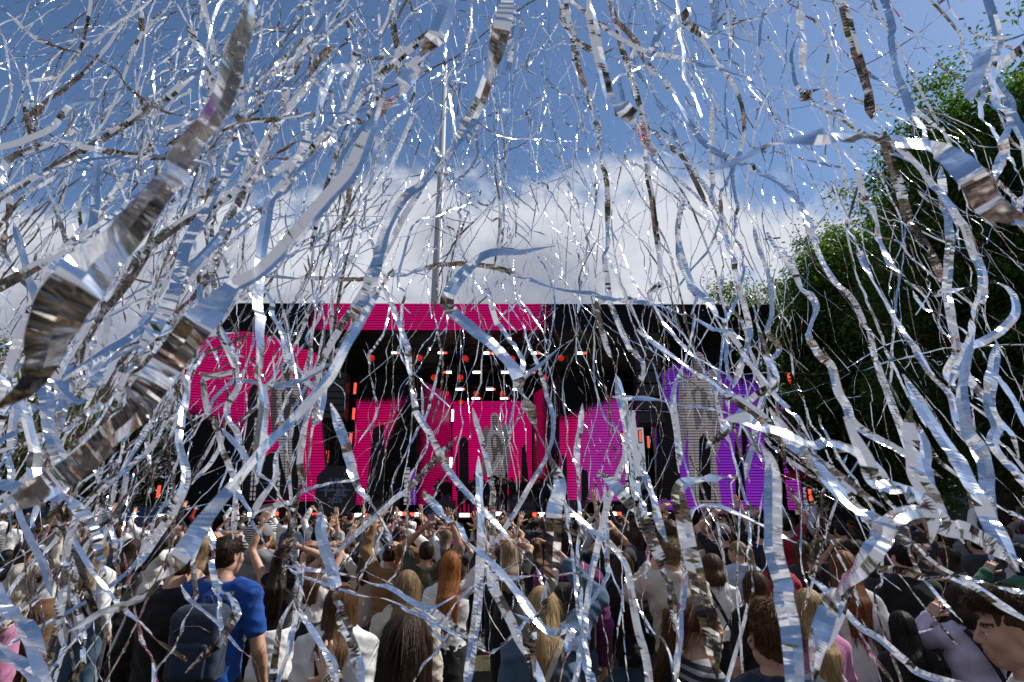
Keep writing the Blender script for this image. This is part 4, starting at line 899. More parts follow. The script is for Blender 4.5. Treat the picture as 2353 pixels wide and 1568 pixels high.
# ---- mast behind the stage
def mast():
    Y = 46.0; b = at(1010, 690, Y); tp = at(1027, 148, Y); t = thing('mast', (b[0] - 0.3, Y, 0), 'tall tapering grey mast rising behind the stage roof', 'mast')
    m = mat('mast_paint', (0.42, 0.43, 0.45), rough=0.45, var=0.06, nscale=2)
    z1 = tp[2]; MB().tube([(0, 0, 0), (0, 0, z1 * .35), (0, 0, z1)], [.62, .5, .17], 14).build('shaft', m, t, True)
    MB().tube([(0, 0, z1), (0, 0, z1 + .25)], [.2, .05], 10).build('finial', m, t, True)
    for k in (.3, .55, .8): MB().tube([(0, 0, z1 * k), (0, 0, z1 * k + .25)], .5 - .4 * (k - .2), 14).build('collar', m, t)
mast()

# ---- trees
def leaf_mat(name, c, tr):
    m, nt, N, L, b = nmat(name)
    geo = N.new('ShaderNodeNewGeometry'); cr = N.new('ShaderNodeValToRGB'); e = cr.color_ramp.elements
    e[0].color = (c[0] * .6, c[1] * .6, c[2] * .6, 1); e[1].color = (c[0] * 1.5, c[1] * 1.4, c[2] * 1.3, 1); L.new(geo.outputs['Random Per Island'], cr.inputs[0])
    L.new(cr.outputs[0], b.inputs['Base Color']); b.inputs['Roughness'].default_value = 0.5; b.inputs['Specular IOR Level'].default_value = 0.35
    t = N.new('ShaderNodeBsdfTranslucent'); mx = N.new('ShaderNodeMixShader'); mx.inputs[0].default_value = 0.42
    tm = N.new('ShaderNodeMix'); tm.data_type = 'RGBA'; tm.blend_type = 'MULTIPLY'; tm.inputs[0].default_value = 1; L.new(cr.outputs[0], tm.inputs[6]); tm.inputs[7].default_value = (*tr, 1)
    L.new(tm.outputs[2], t.inputs[0]); L.new(b.outputs[0], mx.inputs[1]); L.new(t.outputs[0], mx.inputs[2]); L.new(mx.outputs[0], N['Material Output'].inputs[0]); return m
LEAFD = leaf_mat('leaf_dark', (0.055, 0.112, 0.024), (1.9, 2.0, 0.9)); LEAFL = leaf_mat('leaf_light', (0.07, 0.105, 0.025), (1.5, 1.6, 0.7))
BARK = mat('bark', (0.06, 0.048, 0.038), rough=0.95, nscale=6, bump=0.9, bscale=12, stretch=(1, 1, 0.25))
def tree(loc, H, rad, nleaf, m, label, seed, base=0.18, leaf=(0.12, 0.045), clump=0.55, group=None, dens=90, skirt=False):
    r = np.random.RandomState(seed); t = thing('tree', loc, label, 'tree', group, r.uniform(0, 6.28) * 0)
    mb = MB(); tr = H * 0.018 + 0.06
    lean = r.normal(0, 0.04 * H, 2); tp = np.array((lean[0], lean[1], H * 0.82))
    ax = [np.array((0, 0, 0)), np.array((lean[0] * .1, lean[1] * .1, H * .25)), np.array((lean[0] * .5, lean[1] * .5, H * .55)), tp]
    mb.tube(ax, [tr * 1.35, tr, tr * .6, tr * .12], 10)
    ends = []
    nb = 26
    for i in range(nb):
        f = 0.2 + 0.72 * i / nb; p = np.array((lean[0] * f, lean[1] * f, H * f * .85)); a = i * 2.4 + r.uniform(-.4, .4)
        prof = math.sin(math.pi * min(1, max(0.05, (f - base + .12) / (1.12 - base)))) ** 0.6
        L = rad * prof * r.uniform(.7, 1.05); d = np.array((math.cos(a), math.sin(a), r.uniform(.15, .6)))
        q = p + d * L * .5; e = p + d * np.array((1, 1, .8)) * L
        mb.tube([p, q, e], [tr * .38 * (1 - f * .5), tr * .2, tr * .05], 6); ends.append((q, e))
        for _ in range(3):
            b0 = p + (e - p) * r.uniform(.4, .9); b1 = b0 + r.normal(0, 1, 3) * L * .28 + (0, 0, .1 * L); mb.tube([b0, b1], [tr * .12, tr * .03], 4, False); ends.append((b0, b1))
    mb.build('trunk', BARK, t, True)
    # clumps through the crown
    nc = max(30, nleaf // dens); C = []
    while len(C) < nc:
        if r.rand() < .55:
            q, e = ends[r.randint(len(ends))]; c = q + (e - q) * r.uniform(.3, 1.15) + r.normal(0, .3, 3)
        else:
            u = r.normal(0, 1, 3); u /= np.linalg.norm(u); rr = r.uniform(.55, 1.02); f = 0.5 + 0.5 * u[2] * rr
            z = H * (base + (1.0 - base) * f); w = rad * (math.sqrt(max(0.03, 1 - (u[2] * rr) ** 2)) * (1.0 if not skirt else (1.15 - .25 * f)))
            hd = np.hypot(u[0], u[1]) + 1e-6; c = np.array((u[0] / hd * w * rr * r.uniform(.6, 1), u[1] / hd * w * rr * r.uniform(.6, 1), z)) + np.array((lean[0] * f, lean[1] * f, 0))
        if c[2] > H * base * .7: C.append(c)
    C = np.array(C); sz = r.uniform(.5, 1.25, nc) * clump
    ci = r.randint(0, nc, nleaf); P = C[ci] + r.normal(0, 1, (nleaf, 3)) * (sz[ci][:, None] * np.array((.62, .62, .36)))
    d = r.normal(0, 1, (nleaf, 3)) * (1, 1, .5) + (P - C[ci]) * 1.2 + (0, 0, -.35); d /= np.linalg.norm(d, axis=1)[:, None]
    s = np.cross(d, r.normal(0, 1, (nleaf, 3)) * (.5, .5, 1) + (0, 0, .6)); s /= np.linalg.norm(s, axis=1)[:, None] + 1e-9
    l = leaf[0] * r.uniform(.6, 1.4, nleaf)[:, None]; w = leaf[1] * r.uniform(.7, 1.3, nleaf)[:, None]
    dr = np.array((0, 0, -.12)) * l
    V = np.stack([P, P + d * l * .45 + s * w * .5, P + d * l + dr, P + d * l * .45 - s * w * .5], 1).reshape(-1, 3)
    mk('crown', V, np.arange(nleaf * 4).reshape(-1, 4), m, t, False); return t
gr = 'dark leafy trees along the right side'
def rt(px, ptop, Y, rad, n, label, seed, **k):
    p = at(px, ptop, Y); n = int(n * 2.0); k['leaf'] = (k['leaf'][0] * 1.25, k['leaf'][1] * 1.6); return tree((p[0], Y, 0), p[2], rad, n, LEAFD, label, seed, **dict(dict(group=gr, base=.14, skirt=True), **k))
rt(1725, 640, 38, 5.6, 26000, 'rounded dark tree behind the right end of the stage roof', 1, leaf=(.2, .08), clump=.8)
rt(1915, 550, 24, 3.7, 30000, 'dark tree second from left in the right-hand row', 2, leaf=(.18, .07), clump=.8)
rt(1985, 425, 25, 4.6, 28000, 'tall dark tree third in the right-hand row', 3, leaf=(.16, .06), clump=.7)
rt(2120, 335, 19.5, 4.4, 34000, 'tall dark tree with feathery outline, fourth in the right-hand row', 4, leaf=(.14, .05), clump=.65)
rt(2275, 195, 14.5, 3.9, 58000, 'large dark tree near the right edge, tallest in frame', 5, leaf=(.12, .042), clump=.55)
rt(2440, 40, 11.5, 3.4, 56000, 'nearest dark tree, cut off by the right edge of the picture', 6, leaf=(.1, .036), clump=.5)
rt(2390, 95, 13.2, 3.6, 42000, 'tall dark tree between the two nearest right-hand trees', 9, leaf=(.12, .042), clump=.55)
rt(2080, 700, 29, 4.2, 14000, 'lower dark tree filling the gap behind the right-hand row', 8, leaf=(.18, .07), clump=.8)
tree((12.6, 6.4, 0), 12.5, 3.6, 26000, LEAFD, 'dark tree just beyond the right edge shading the crowd', 7, group=gr, leaf=(.11, .04))
gl = 'light green trees left of the stage'
def lt(px, ptop, Y, rad, n, label, seed, **k):
    p = at(px, ptop, Y); n = int(n * 2.4); return tree((p[0], Y, 0), p[2], rad, n, LEAFL, label, seed, **dict(dict(group=gl, base=.2, leaf=(.15, .065), clump=.5, dens=60), **k))
lt(10, 765, 23, 3.6, 14000, 'light green tree at the left edge of the picture', 11)
lt(130, 830, 27, 3.6, 12000, 'airy light green tree second from the left edge', 12)
lt(245, 860, 31, 3.4, 9000, 'thin see-through tree with fine twigs, third from left', 13)
lt(345, 890, 28, 2.8, 9500, 'light green tree nearest to the left LED wall', 14)
lt(790, 1020, 44, 3.0, 5000, 'small green tree seen through the gap right of the left LED wall', 15, leaf=(.22, .09))
# ---- unseen tree belt added behind the photographer to darken the foil's reflections
def wood():
    r = np.random.RandomState(9); Vs = []
    n = 60000; a = r.uniform(R(12), R(-192), n); cl = np.sin(a * 9) * .5 + np.sin(a * 23 + 1) * .35 + np.sin(a * 41) * .25
    rad = 30 + 5 * r.rand(n); P = np.stack([np.cos(a) * rad * 1.25, np.sin(a) * rad - 2, (7 + 2.2 * cl) * r.rand(n) ** .75], 1)
    d = r.normal(0, 1, (n, 3)); d /= np.linalg.norm(d, axis=1)[:, None]; s = np.cross(d, r.normal(0, 1, (n, 3))); s /= np.linalg.norm(s, axis=1)[:, None]
    V = np.stack([P - d * .55, P + s * .3, P + d * .55, P - s * .3], 1).reshape(-1, 3)
    tag(mk('woodland', V, np.arange(n * 4).reshape(-1, 4), LEAFD, None, False), 'belt of dark trees around the field behind the photographer', 'woodland', kind='stuff')
wood()
# ---- low fences and huts behind the crowd
def fence(xa, xb, Y, h, m, label, group='crowd fences'):
    a = at(xa, 1170, Y)[0]; b = at(xb, 1170, Y)[0]; t = thing('fence', (a, Y, 0), label, 'fence', group); n = max(2, int((b - a) / 2))
    MB().box(((b - a) / 2, 0, h / 2 + .05), (b - a, .03, h - .1)).build('banner_sheet', m, t)
    for i in range(n + 1): MB().tube([((b - a) * i / n, .04, 0), ((b - a) * i / n, .04, h + .05)], .025, 6).build('post', TRUSS, t)
fence(60, 420, 23.6, 2.15, mat('blue_sheet', (0.02, 0.06, 0.16), rough=.5, var=.35, nscale=1.5, bump=.6, bscale=2), 'dark blue sheeted fence left of the stage')
fence(1880, 2500, 24.6, 2.1, mat('green_sheet', (0.03, 0.05, 0.055), rough=.6, var=.3, nscale=1.5), 'dark grey-green sheeted fence under the right-hand trees')
def hut(px, ptop, Y, w, d, m, label):
    p = at(px, ptop, Y); h = p[2]; t = thing('tent', (p[0], Y, 0), label, 'tent')
    V = [(-w, -d, 0), (w, -d, 0), (w, d, 0), (-w, d, 0), (-w, -d, h * .68), (w, -d, h * .68), (w, d, h * .68), (-w, d, h * .68)]
    mk('side_wall', V, [(0, 1, 5, 4), (1, 2, 6, 5), (2, 3, 7, 6), (3, 0, 4, 7)], m, t, False)
    V = [(-w - .1, -d - .1, h * .67), (w + .1, -d - .1, h * .67), (w + .1, d + .1, h * .67), (-w - .1, d + .1, h * .67), (0, 0, h)]
    mkng('roof', V, [(0, 1, 4), (1, 2, 4), (2, 3, 4), (3, 0, 4)], m, t)
TENT = mat('tent_white', (.5, .52, .55), rough=.6, var=.1, nscale=2)
hut(2010, 1085, 34, 2.6, 2, TENT, 'white peaked tent under the right-hand trees')
hut(2230, 1105, 27, 2.0, 2, mat('tent_blue', (.2, .26, .34), rough=.6, var=.1), 'blue-grey peaked tent near the right edge')
hut(300, 1085, 40, 3.2, 2, TENT, 'white peaked tent behind the left-hand trees')
def umbrella():
    p = at(1836, 1080, YF - 1.5); t = thing('umbrella', (p[0], p[1], 0), 'red umbrella held up at the right end of the stage', 'umbrella')
    m = mat('umbrella_red', (.6, .015, .035), rough=.6, var=.1); V = []; Q = []; n = 10
    for k, (rr, z) in enumerate(((.04, p[2]), (.35, p[2] - .06), (.6, p[2] - .2), (.72, p[2] - .34))): V += [(rr * math.cos(i * 2 * math.pi / n), rr * math.sin(i * 2 * math.pi / n), z - (.04 if k == 3 and i % 2 else 0)) for i in range(n)]
    Q = [(k * n + i, k * n + (i + 1) % n, (k + 1) * n + (i + 1) % n, (k + 1) * n + i) for k in range(3) for i in range(n)]
    mk('canopy', V, Q, m, t, True); MB().tube([(0, 0, 0.0), (0, 0, p[2] + .08)], .014, 6).build('shaft', TRUSS, t)
umbrella()
# ================================================================ PEOPLE
GC = 'people in the concert crowd'
PLACED = []
def who(label, px, py, Y, **k):
    p = at(px, py, Y); H = min(max(p[2] - 0.01, 1.42), 1.97); PLACED.append((p[0], Y, px, py))
    res = k.pop('res', 0 if Y < 5.8 else 1)
    k.setdefault('group', GC)
    root, info = person('person', label, (p[0], Y, 0), H, res=res, **k)
    M = Matrix.Translation((p[0], Y, 0)) @ Matrix.Rotation(R(k.get('yaw', 0)), 4, 'Z')
    return root, info, M
PHONE_B = mat('phone_case', (0.015, 0.015, 0.018), rough=0.3, var=0.1); PHONE_R = mat('phone_case_red', (0.5, 0.02, 0.03), rough=0.4); PHONE_S = emit('phone_screen', (0.1, 0.06, 0.1), 0.6)
def phone(M, info, which, label, land=False, case=None, tilt=0):
    """a phone standing in a hand: screen towards its holder"""
    W, z, y, x = info['hands'][which]
    P = M @ Vector(W + z * 0.085 * info['H'] / 1.7 + y * 0.02)
    t = thing('phone', tuple(P), label, 'phone', 'phones held up by the crowd'); t.rotation_euler = (R(tilt), R(90 if land else 0), M.to_euler().z)
    g = SDF((-.05, -.015, -.09), (.05, .02, .13), .0035); g.rbox((0, 0, .03), (.034, .0035, .072), .003, .001); V, Q = g.mesh(); mk('case', relax(V, Q), Q, case or PHONE_B, t)
    mk('screen', [(-.033, -.0075, -.04), (.033, -.0075, -.04), (.033, -.0075, .1), (-.033, -.0075, .1)], [(0, 1, 2, 3)], PHONE_S, t, False)
    MB().box((.02, .0085, .085), (.022, .005, .022)).build('camera_bump', PHONE_B, t)
def backpack(M, info, m, label, big=1.0, strapm=None):
    h = info['H']; o = vec(0, -0.062 * h - 0.10 * big, 0.665 * h); t = thing('backpack', tuple(M @ Vector((0, 0, 0))), label, 'backpack'); t.rotation_euler = (0, 0, M.to_euler().z)
    g = SDF((-.3, -.45, .3), (.3, .15, h), .011)
    g.rbox(o, (.125 * big, .055 * big, .175 * big), .045, .02).rbox(o + vec(0, .01, .14 * big), (.1 * big, .045 * big, .06), .05, .04); g.noise(.005, 22, 4); V, Q = g.mesh(); mk('main_bag', relax(V, Q), Q, m, t)
    g = SDF((-.25, -.5, .3), (.25, .0, h), .01); g.rbox(o + vec(0, -.075 * big, -.07), (.095 * big, .022, .09 * big), .025, .02).noise(.003, 30, 5); V, Q = g.mesh(); mk('front_pocket', relax(V, Q), Q, m, t)
    MB().tube([o + vec(-.11, -.105, .09), o + vec(-.05, -.118, .125), o + vec(.05, -.118, .125), o + vec(.11, -.105, .09)], .005, 6).build('zip', mat('zip', (.05, .05, .06), rough=.4), t, True)
    MB().tube([o + vec(-.03, .05, .23), o + vec(-.02, .04, .275), o + vec(.02, .04, .275), o + vec(.03, .05, .23)], .009, 6).build('grab_handle', strapm or m, t, True)
    for s in (-1, 1):
        S = info['arms'][0 if s < 0 else 1][1]; sx = abs(S[0]) * .72
        g = SDF((-.35, -.3, .3), (.35, .35, h + .1), .012)
        pts = [vec(s * sx * .75, o[1] + .06, S[2] - .02), vec(s * sx * .82, -.025 * h, S[2] + .05), vec(s * sx * .86, .045 * h, S[2] + .02), vec(s * sx * .95, .085 * h, S[2] - .1), vec(s * sx * 1.1, .06 * h, S[2] - .26), vec(s * sx * 1.15, -.02 * h, S[2] - .34), vec(s * .1, o[1] + .05, S[2] - .38)]
        for a, b in zip(pts[:-1], pts[1:]): g.rbox((a + b) / 2, (.016, .004, np.linalg.norm(a - b) / 2), .008, .01, M=np.stack([np.cross(np.cross((b - a), (1, 0, 0)), b - a) / (np.linalg.norm(np.cross(np.cross((b - a), (1, 0, 0)), b - a)) + 1e-9), np.cross(b - a, (1, 0, 0)) / (np.linalg.norm(np.cross(b - a, (1, 0, 0))) + 1e-9), (b - a) / np.linalg.norm(b - a)], 1))
        V, Q = g.mesh(); mk('strap', relax(V, Q), Q, strapm or m, t)
    return t
def bag_strap(root, info, m, side=1, name='bag_strap'):
    h = info['H']; pts = []
    for t in np.linspace(0, 1, 16):
        a = vec(-side * .06 * h, -.035 * h, .845 * h); b = vec(side * .11 * h, -.02 * h, .5 * h); p = a + (b - a) * t; p[1] -= (.055 * h + .02) * math.sin(math.pi * min(1, t * 1.1 + .05)) ** .5; pts.append(p)
    mb = MB(); pts = np.array(pts)
    for a, b in zip(pts[:-1], pts[1:]):
        d = b - a; z = d / np.linalg.norm(d); x = np.cross((0, 1, 0), z); x /= np.linalg.norm(x); y = np.cross(z, x); mb.box((a + b) / 2, (.028, .006, np.linalg.norm(d) * 1.15), np.stack([x, y, z], 1))
    mb.build(name, m, root)

# --- foreground, nearest first
r_, i_, M_ = who('person with one raised open hand wearing bracelets, sleeveless, front centre-left', 640, 1640, 1.62, sex='f', hairs=('long', 'brown', .35), top=('tank', 'black'), bottom=('pants', 'black'), aL='down', aR=((-.085, .25, .19), (1, -.2, -.6), (-.05, 1, .12), 'open'), seed=3, skin=0, res=0)
def bracelets(root, info):
    W, z, y, x = info['hands'][1]
    for k, (o, rr, m) in enumerate(((-.008, .031, mat('bead_clear', (.55, .6, .62), rough=.15, var=.3, nscale=90)), (-.022, .032, mat('gold', (.6, .42, .14), rough=.25, metal=1, var=.1)), (-.036, .034, MATS.get('bead_clear')))):
        mb = MB(); n = 22
        for i in range(n):
            a = 2 * math.pi * i / n; c = W + z * o + (x * math.cos(a) * 1.05 + y * math.sin(a) * .82) * rr * info['H'] / 1.62
            mb.tube([c - z * .0042, c - z * .002, c + z * .002, c + z * .0042], [.0025, .0046, .0046, .0025], 6)
        mb.build('bracelet', m, root, True)
    gm = mat('gem', (.55, .75, .75), rough=.08, metal=.6, var=.2)
    mb = MB()
    for a, b in ((.012, .06), (-.012, .075)): c = W + z * b - y * .0195 + x * a; mb.tube([c, c - y * .004], [.005, .002], 6)
    mb.build('skin_gem', gm, root)
bracelets(r_, i_)
who('person with long straight hair in dark top, seen from behind at the very front', 934, 1405, 2.25, hairs=('long', 'dark', .55), top=('tee', 'black'), bottom=('jeans', 'black'), seed=4, strand=2600, hyaw=-8)
r_, i_, M_ = who('smiling person in pale top facing left at the right edge', 2330, 1356, 2.1, sex='m', yaw=56, hairs=('curlytop', 'brown'), top=('tee', 'white'), bottom=('pants', 'navy'), seed=5, strand=2600, smile=True, hpitch=-5, hyaw=4)
who('person with navy collar seen from behind, front right', 1768, 1383, 2.3, sex='m', hairs=('quiff', 'chestnut'), top=('jacket', 'navy'), bottom=('jeans', 'navy'), seed=6, strand=2400, hyaw=4)
r_, i_, M_ = who('person in striped dark top facing right, sunglasses pushed up', 1592, 1370, 2.9, yaw=-88, hairs=('pony', 'chestnut', .42), top=('tee', 'dark_striped'), bottom=('jeans', 'black'), seed=7, strand=1800, hpitch=-6, aR='fold')
def sunglasses(root, info):
    lm = mat('dark_lens', (.01, .01, .012), rough=.05, var=.05); mb = MB(); o = []
    for s in (-1, 1): mb.tube([(s * .034, .066, .094), (s * .034, .068, .098)], [.026, .025], 14)
    mb.tube([(-.06, .06, .1), (-.082, 0, .06), (-.082, -.05, .03)], .003, 4).tube([(.06, .06, .1), (.082, 0, .06), (.082, -.05, .03)], .003, 4).tube([(-.012, .07, .1), (.012, .07, .1)], .003, 4)
    mk('sunglasses', info['hx'](np.concatenate(mb.V)), np.concatenate(mb.Q), lm, root)
sunglasses(r_, i_)
who('person in white jacket seen from behind, left of the raised hand with bracelets', 786, 1338, 3.5, hairs=('long', 'chestnut', .42), top=('jacket', 'white'), bottom=('jeans', 'charcoal'), seed=8, strand=1800, skin=0)
r_, i_, M_ = who('person in blue denim jacket stretching one arm up, centre', 1246, 1345, 3.5, hairs=('long', 'blond', .3), top=('jacket', 'denim'), bottom=('jeans', 'navy'), aR=((.0, .09, .26), (.9, .2, 0), (0, 1, 0), 'open'), seed=9, strand=1400)
bag_strap(r_, i_, CL['cream'], -1)
r_, i_, M_ = who('person in bright blue t-shirt with a backpack, seen from behind', 525, 1229, 4.1, sex='m', hairs=('short', 'dark'), top=('tee', 'blue'), bottom=('pants', 'black'), seed=10, strand=1600, hyaw=-22, aL=((.045, .1, -.29), (.4, -1, -.2), (-1, .2, 0), 'relax'), aR=((.05, .08, -.3), (.6, -1, -.2), (-1, .1, 0), 'relax'))
backpack(M_, i_, cloth('navy_nylon', (.022, .035, .065), rough=.55), 'dark navy backpack worn over a bright blue t-shirt', .88)
r_, i_, M_ = who('person in black track jacket with white shoulder stripes, looking down', 416, 1258, 4.1, sex='m', hairs=('buzz', 'dark'), top=('jacket', 'black'), bottom=('pants', 'black'), seed=11, strand=900, hpitch=-24, aR='face', skin=0)
def stripes(root, info):
    for s, S, E, W, _, _ in info['arms']:
        mb = MB()
        up = vec(s * .3, -.75, .6); up /= np.linalg.norm(up); a = info['tl']((s * .05 * info['H'], -.03, .86 * info['H']))
        o = .034 * info['H'] * 1.0 + .034; pts = [S + up * (o + .004) + (E - S) * t for t in np.linspace(-.05, 1, 14)]
        mb.tube(pts, .0085, 6); mb.build('white_piping', CL['white'], root, True)
stripes(r_, i_)
who('person in white top with long blond hair and pink hem, lower right', 1854, 1351, 3.8, hairs=('long', 'blond', .5), top=('long', 'pink'), bottom=('jeans', 'denim'), seed=12, strand=1800)
r_, i_, M_ = who('person in white long-sleeved top with black shoulder strap, right', 2205, 1338, 3.9, hairs=('bob', 'dark'), top=('long', 'lilac'), bottom=('jeans', 'navy'), seed=13, strand=700, aL='face', aR='face')
bag_strap(r_, i_, CL['black'], 1)
who('short person in black and green printed t-shirt, lower right', 2071, 1418, 4.0, hairs=('long', 'black', .4), top=('tee', 'black'), bottom=('jeans', 'black'), seed=14, strand=700)
who('person in cream quilted jacket with long light hair, centre', 937, 1309, 4.2, hairs=('long', 'sandy', .45), top=('jacket', 'cream'), bottom=('pants', 'charcoal'), seed=15, strand=1500)
r_, i_, M_ = who('person in black clothes with long hair, right of the white t-shirt', 1733, 1309, 4.5, hairs=('long', 'brown', .45), top=('tee', 'black'), bottom=('pants', 'black'), seed=16, strand=1000)
r_, i_, M_ = who('person in white t-shirt and jeans with brown bag strap, lower right', 1934, 1264, 4.6, hairs=('long', 'auburn', .45), top=('tee', 'white'), bottom=('jeans', 'lightdenim'), seed=17, strand=1500, hyaw=-8)
bag_strap(r_, i_, CL['brown'], 1)
r_, i_, M_ = who('person in cream fleece jacket with curly hair, hand at face', 1541, 1239, 5.0, sex='m', hairs=('curly', 'sandy'), top=('jacket', 'cream'), bottom=('pants', 'black'), seed=18, strand=1500, aL='face', hyaw=-6)
r_, i_, M_ = who('person in magenta hoodie with a black backpack, centre right', 1304, 1216, 5.0, sex='m', hairs=('curly', 'dark'), top=('hoodie', 'purple'), bottom=('jeans', 'denim'), seed=19, strand=900, hyaw=20)
backpack(M_, i_, cloth('black_nylon', (.014, .014, .016), rough=.55), 'black backpack on a magenta hoodie', 1.0)
who('person in dark green jacket filming, right edge', 2345, 1250, 5.0, hairs=('long', 'black', .4), top=('jacket', 'green'), bottom=('pants', 'black'), seed=20, aL='face', yaw=18, strand=500)
r_, i_, M_ = who('tall person in black t-shirt with wristwatch arm reaching left, right side', 2071, 1245, 5.2, sex='m', hairs=('short', 'black'), top=('tee', 'black'), bottom=('pants', 'black'), seed=21, strand=700, aL='fold')
r_, i_, M_ = who('person in white t-shirt and black skirt with one arm up, centre', 1036, 1266, 5.2, hairs=('long', 'red', .5), top=('tee', 'white'), bottom=('long_skirt', 'black'), seed=22, strand=1500, aR='up', skin=0)
r_, i_, M_ = who('person in white t-shirt with black crossbody strap, right of centre', 1634, 1271, 5.5, hairs=('bob', 'brown'), top=('tee', 'white'), bottom=('long_skirt', 'black'), seed=23, strand=600)
bag_strap(r_, i_, CL['black'], 1)
who('person in black with very long hair, between two white t-shirts', 2015, 1268, 5.6, hairs=('long', 'black', .45), top=('jacket', 'charcoal'), bottom=('jeans', 'black'), seed=24, strand=500)
r_, i_, M_ = who('person in red jacket, right of centre', 1770, 1252, 6.0, hairs=('long', 'dark', .35), top=('jacket', 'red'), bottom=('pants', 'black'), seed=25)
r_, i_, M_ = who('person in black crop top and white skirt with arms raised, left of centre', 652, 1256, 5.6, hairs=('long', 'dark', .45), top=('crop', 'black'), bottom=('skirt', 'white'), seed=26, aL='up', aR='head', strand=800)
r_, i_, M_ = who('person in grey hooded sweatshirt with hood up, left of centre', 607, 1205, 6.6, sex='m', hairs=('short', 'brown'), top=('hoodie', 'grey'), bottom=('pants', 'black'), seed=27)
hat(r_, i_, 'beanie', CL['grey'])
r_, i_, M_ = who('person in white shirt with black bag strap and long hair, left', 230, 1239, 6.2, hairs=('long', 'sandy', .55), top=('long', 'white'), bottom=('jeans', 'denim'), seed=28, strand=700, aR='down')
bag_strap(r_, i_, CL['black'], 1)
r_, i_, M_ = who('person in white knitted cardigan and pink trousers, far left', 64, 1242, 6.3, yaw=-50, hairs=('long', 'dark', .4), top=('jacket', 'cream'), bottom=('wide', 'pink'), seed=29, aL='phone', aR='phone')
phone(M_, i_, 1, 'phone with red edge held by a white cardigan sleeve, far left', case=PHONE_R)
r_, i_, M_ = who('person in white tank top and brown trousers with arm up, left', 128, 1226, 7.2, yaw=-15, hairs=('long', 'brown', .4), top=('tank', 'white'), bottom=('pants', 'brown'), seed=30, aL='up', aR='head')
r_, i_, M_ = who('person in olive t-shirt holding a phone high, centre', 981, 1242, 6.5, sex='m', hairs=('short', 'dark'), top=('tee', 'olive'), bottom=('pants', 'black'), seed=31, aR='up', aL='phone_high', skin=2)
phone(M_, i_, 0, 'black phone held up beside an olive t-shirt, centre', case=PHONE_B)
r_, i_, M_ = who('person in tan jacket with both hands over the head, centre', 895, 1258, 6.8, hairs=('bun', 'dark'), top=('jacket', 'tan'), bottom=('pants', 'black'), seed=32, aL='up', aR='head')
r_, i_, M_ = who('person in cream crochet hat with raised hand, left of the tan jacket', 844, 1256, 7.2, hairs=('long', 'brown', .3), top=('tee', 'cream'), bottom=('jeans', 'denim'), seed=33, aL='up')
hat(r_, i_, 'bucket', cloth('crochet', (.62, .58, .5), bscale=60, bump=1))
r_, i_, M_ = who('person in white puffer jacket holding a wide phone up, centre', 925, 1243, 7.0, hairs=('long', 'red', .35), top=('jacket', 'white'), bottom=('pants', 'black'), seed=34, aR='phone_high', aL='phone')
phone(M_, i_, 1, 'phone held sideways above a white puffer sleeve, centre', land=True)
r_, i_, M_ = who('person in dark hoodie with dark hair left of the white knit cardigan', 20, 1262, 7.6, hairs=('bob', 'black'), top=('hoodie', 'lightblue'), bottom=('jeans', 'black'), seed=35)
r_, i_, M_ = who('person in black top with one black sleeve raised, left', 306, 1236, 7.0, hairs=('long', 'dark', .35), top=('long', 'black'), bottom=('jeans', 'black'), seed=36, aR='fist')
r_, i_, M_ = who('person in white t-shirt looking at a phone, left behind the track jacket', 362, 1220, 8.0, sex='m', yaw=-30, hairs=('short', 'sandy'), top=('tee', 'white'), bottom=('jeans', 'denim'), seed=37, aL='phone', aR='phone')
phone(M_, i_, 1, 'dark phone held up behind the black track jacket', land=True)
r_, i_, M_ = who('person in pink cap, centre', 1049, 1238, 9.0, hairs=('long', 'brown', .3), top=('tee', 'black'), bottom=('pants', 'black'), seed=38, aR='phone'); hat(r_, i_, 'cap', CL['hotpink'])
r_, i_, M_ = who('person in yellow cap, centre', 1100, 1207, 11.0, hairs=('bob', 'dark'), top=('tee', 'charcoal'), bottom=('pants', 'black'), seed=39, hyaw=60); hat(r_, i_, 'cap', CL['yellow'])
r_, i_, M_ = who('person in grey beanie with both arms up filming, right of centre', 1659, 1205, 8.0, sex='m', hairs=('short', 'dark'), top=('tee', 'black'), bottom=('pants', 'black'), seed=40, aL='phone_high', aR='up'); hat(r_, i_, 'beanie', CL['grey'])
phone(M_, i_, 0, 'phone held sideways by the person in the grey beanie', land=True)
r_, i_, M_ = who('person in pale blue jacket with ponytail, right of centre', 1694, 1242, 6.5, hairs=('pony', 'sandy', .35), top=('jacket', 'lightblue'), bottom=('jeans', 'denim'), seed=41, hyaw=35)
r_, i_, M_ = who('person in black t-shirt with shaved head below the drum kit', 1493, 1185, 13.0, sex='m', hairs=('buzz', 'dark'), top=('tee', 'black'), bottom=('pants', 'black'), seed=42)
r_, i_, M_ = who('person in black top looking through a sideways phone, right', 2177, 1258, 6.2, yaw=25, hairs=('long', 'dark', .35), top=('tee', 'black'), bottom=('jeans', 'denim'), seed=43, aL='phone', aR='phone')
phone(M_, i_, 0, 'black phone held sideways at face height, right', land=True)
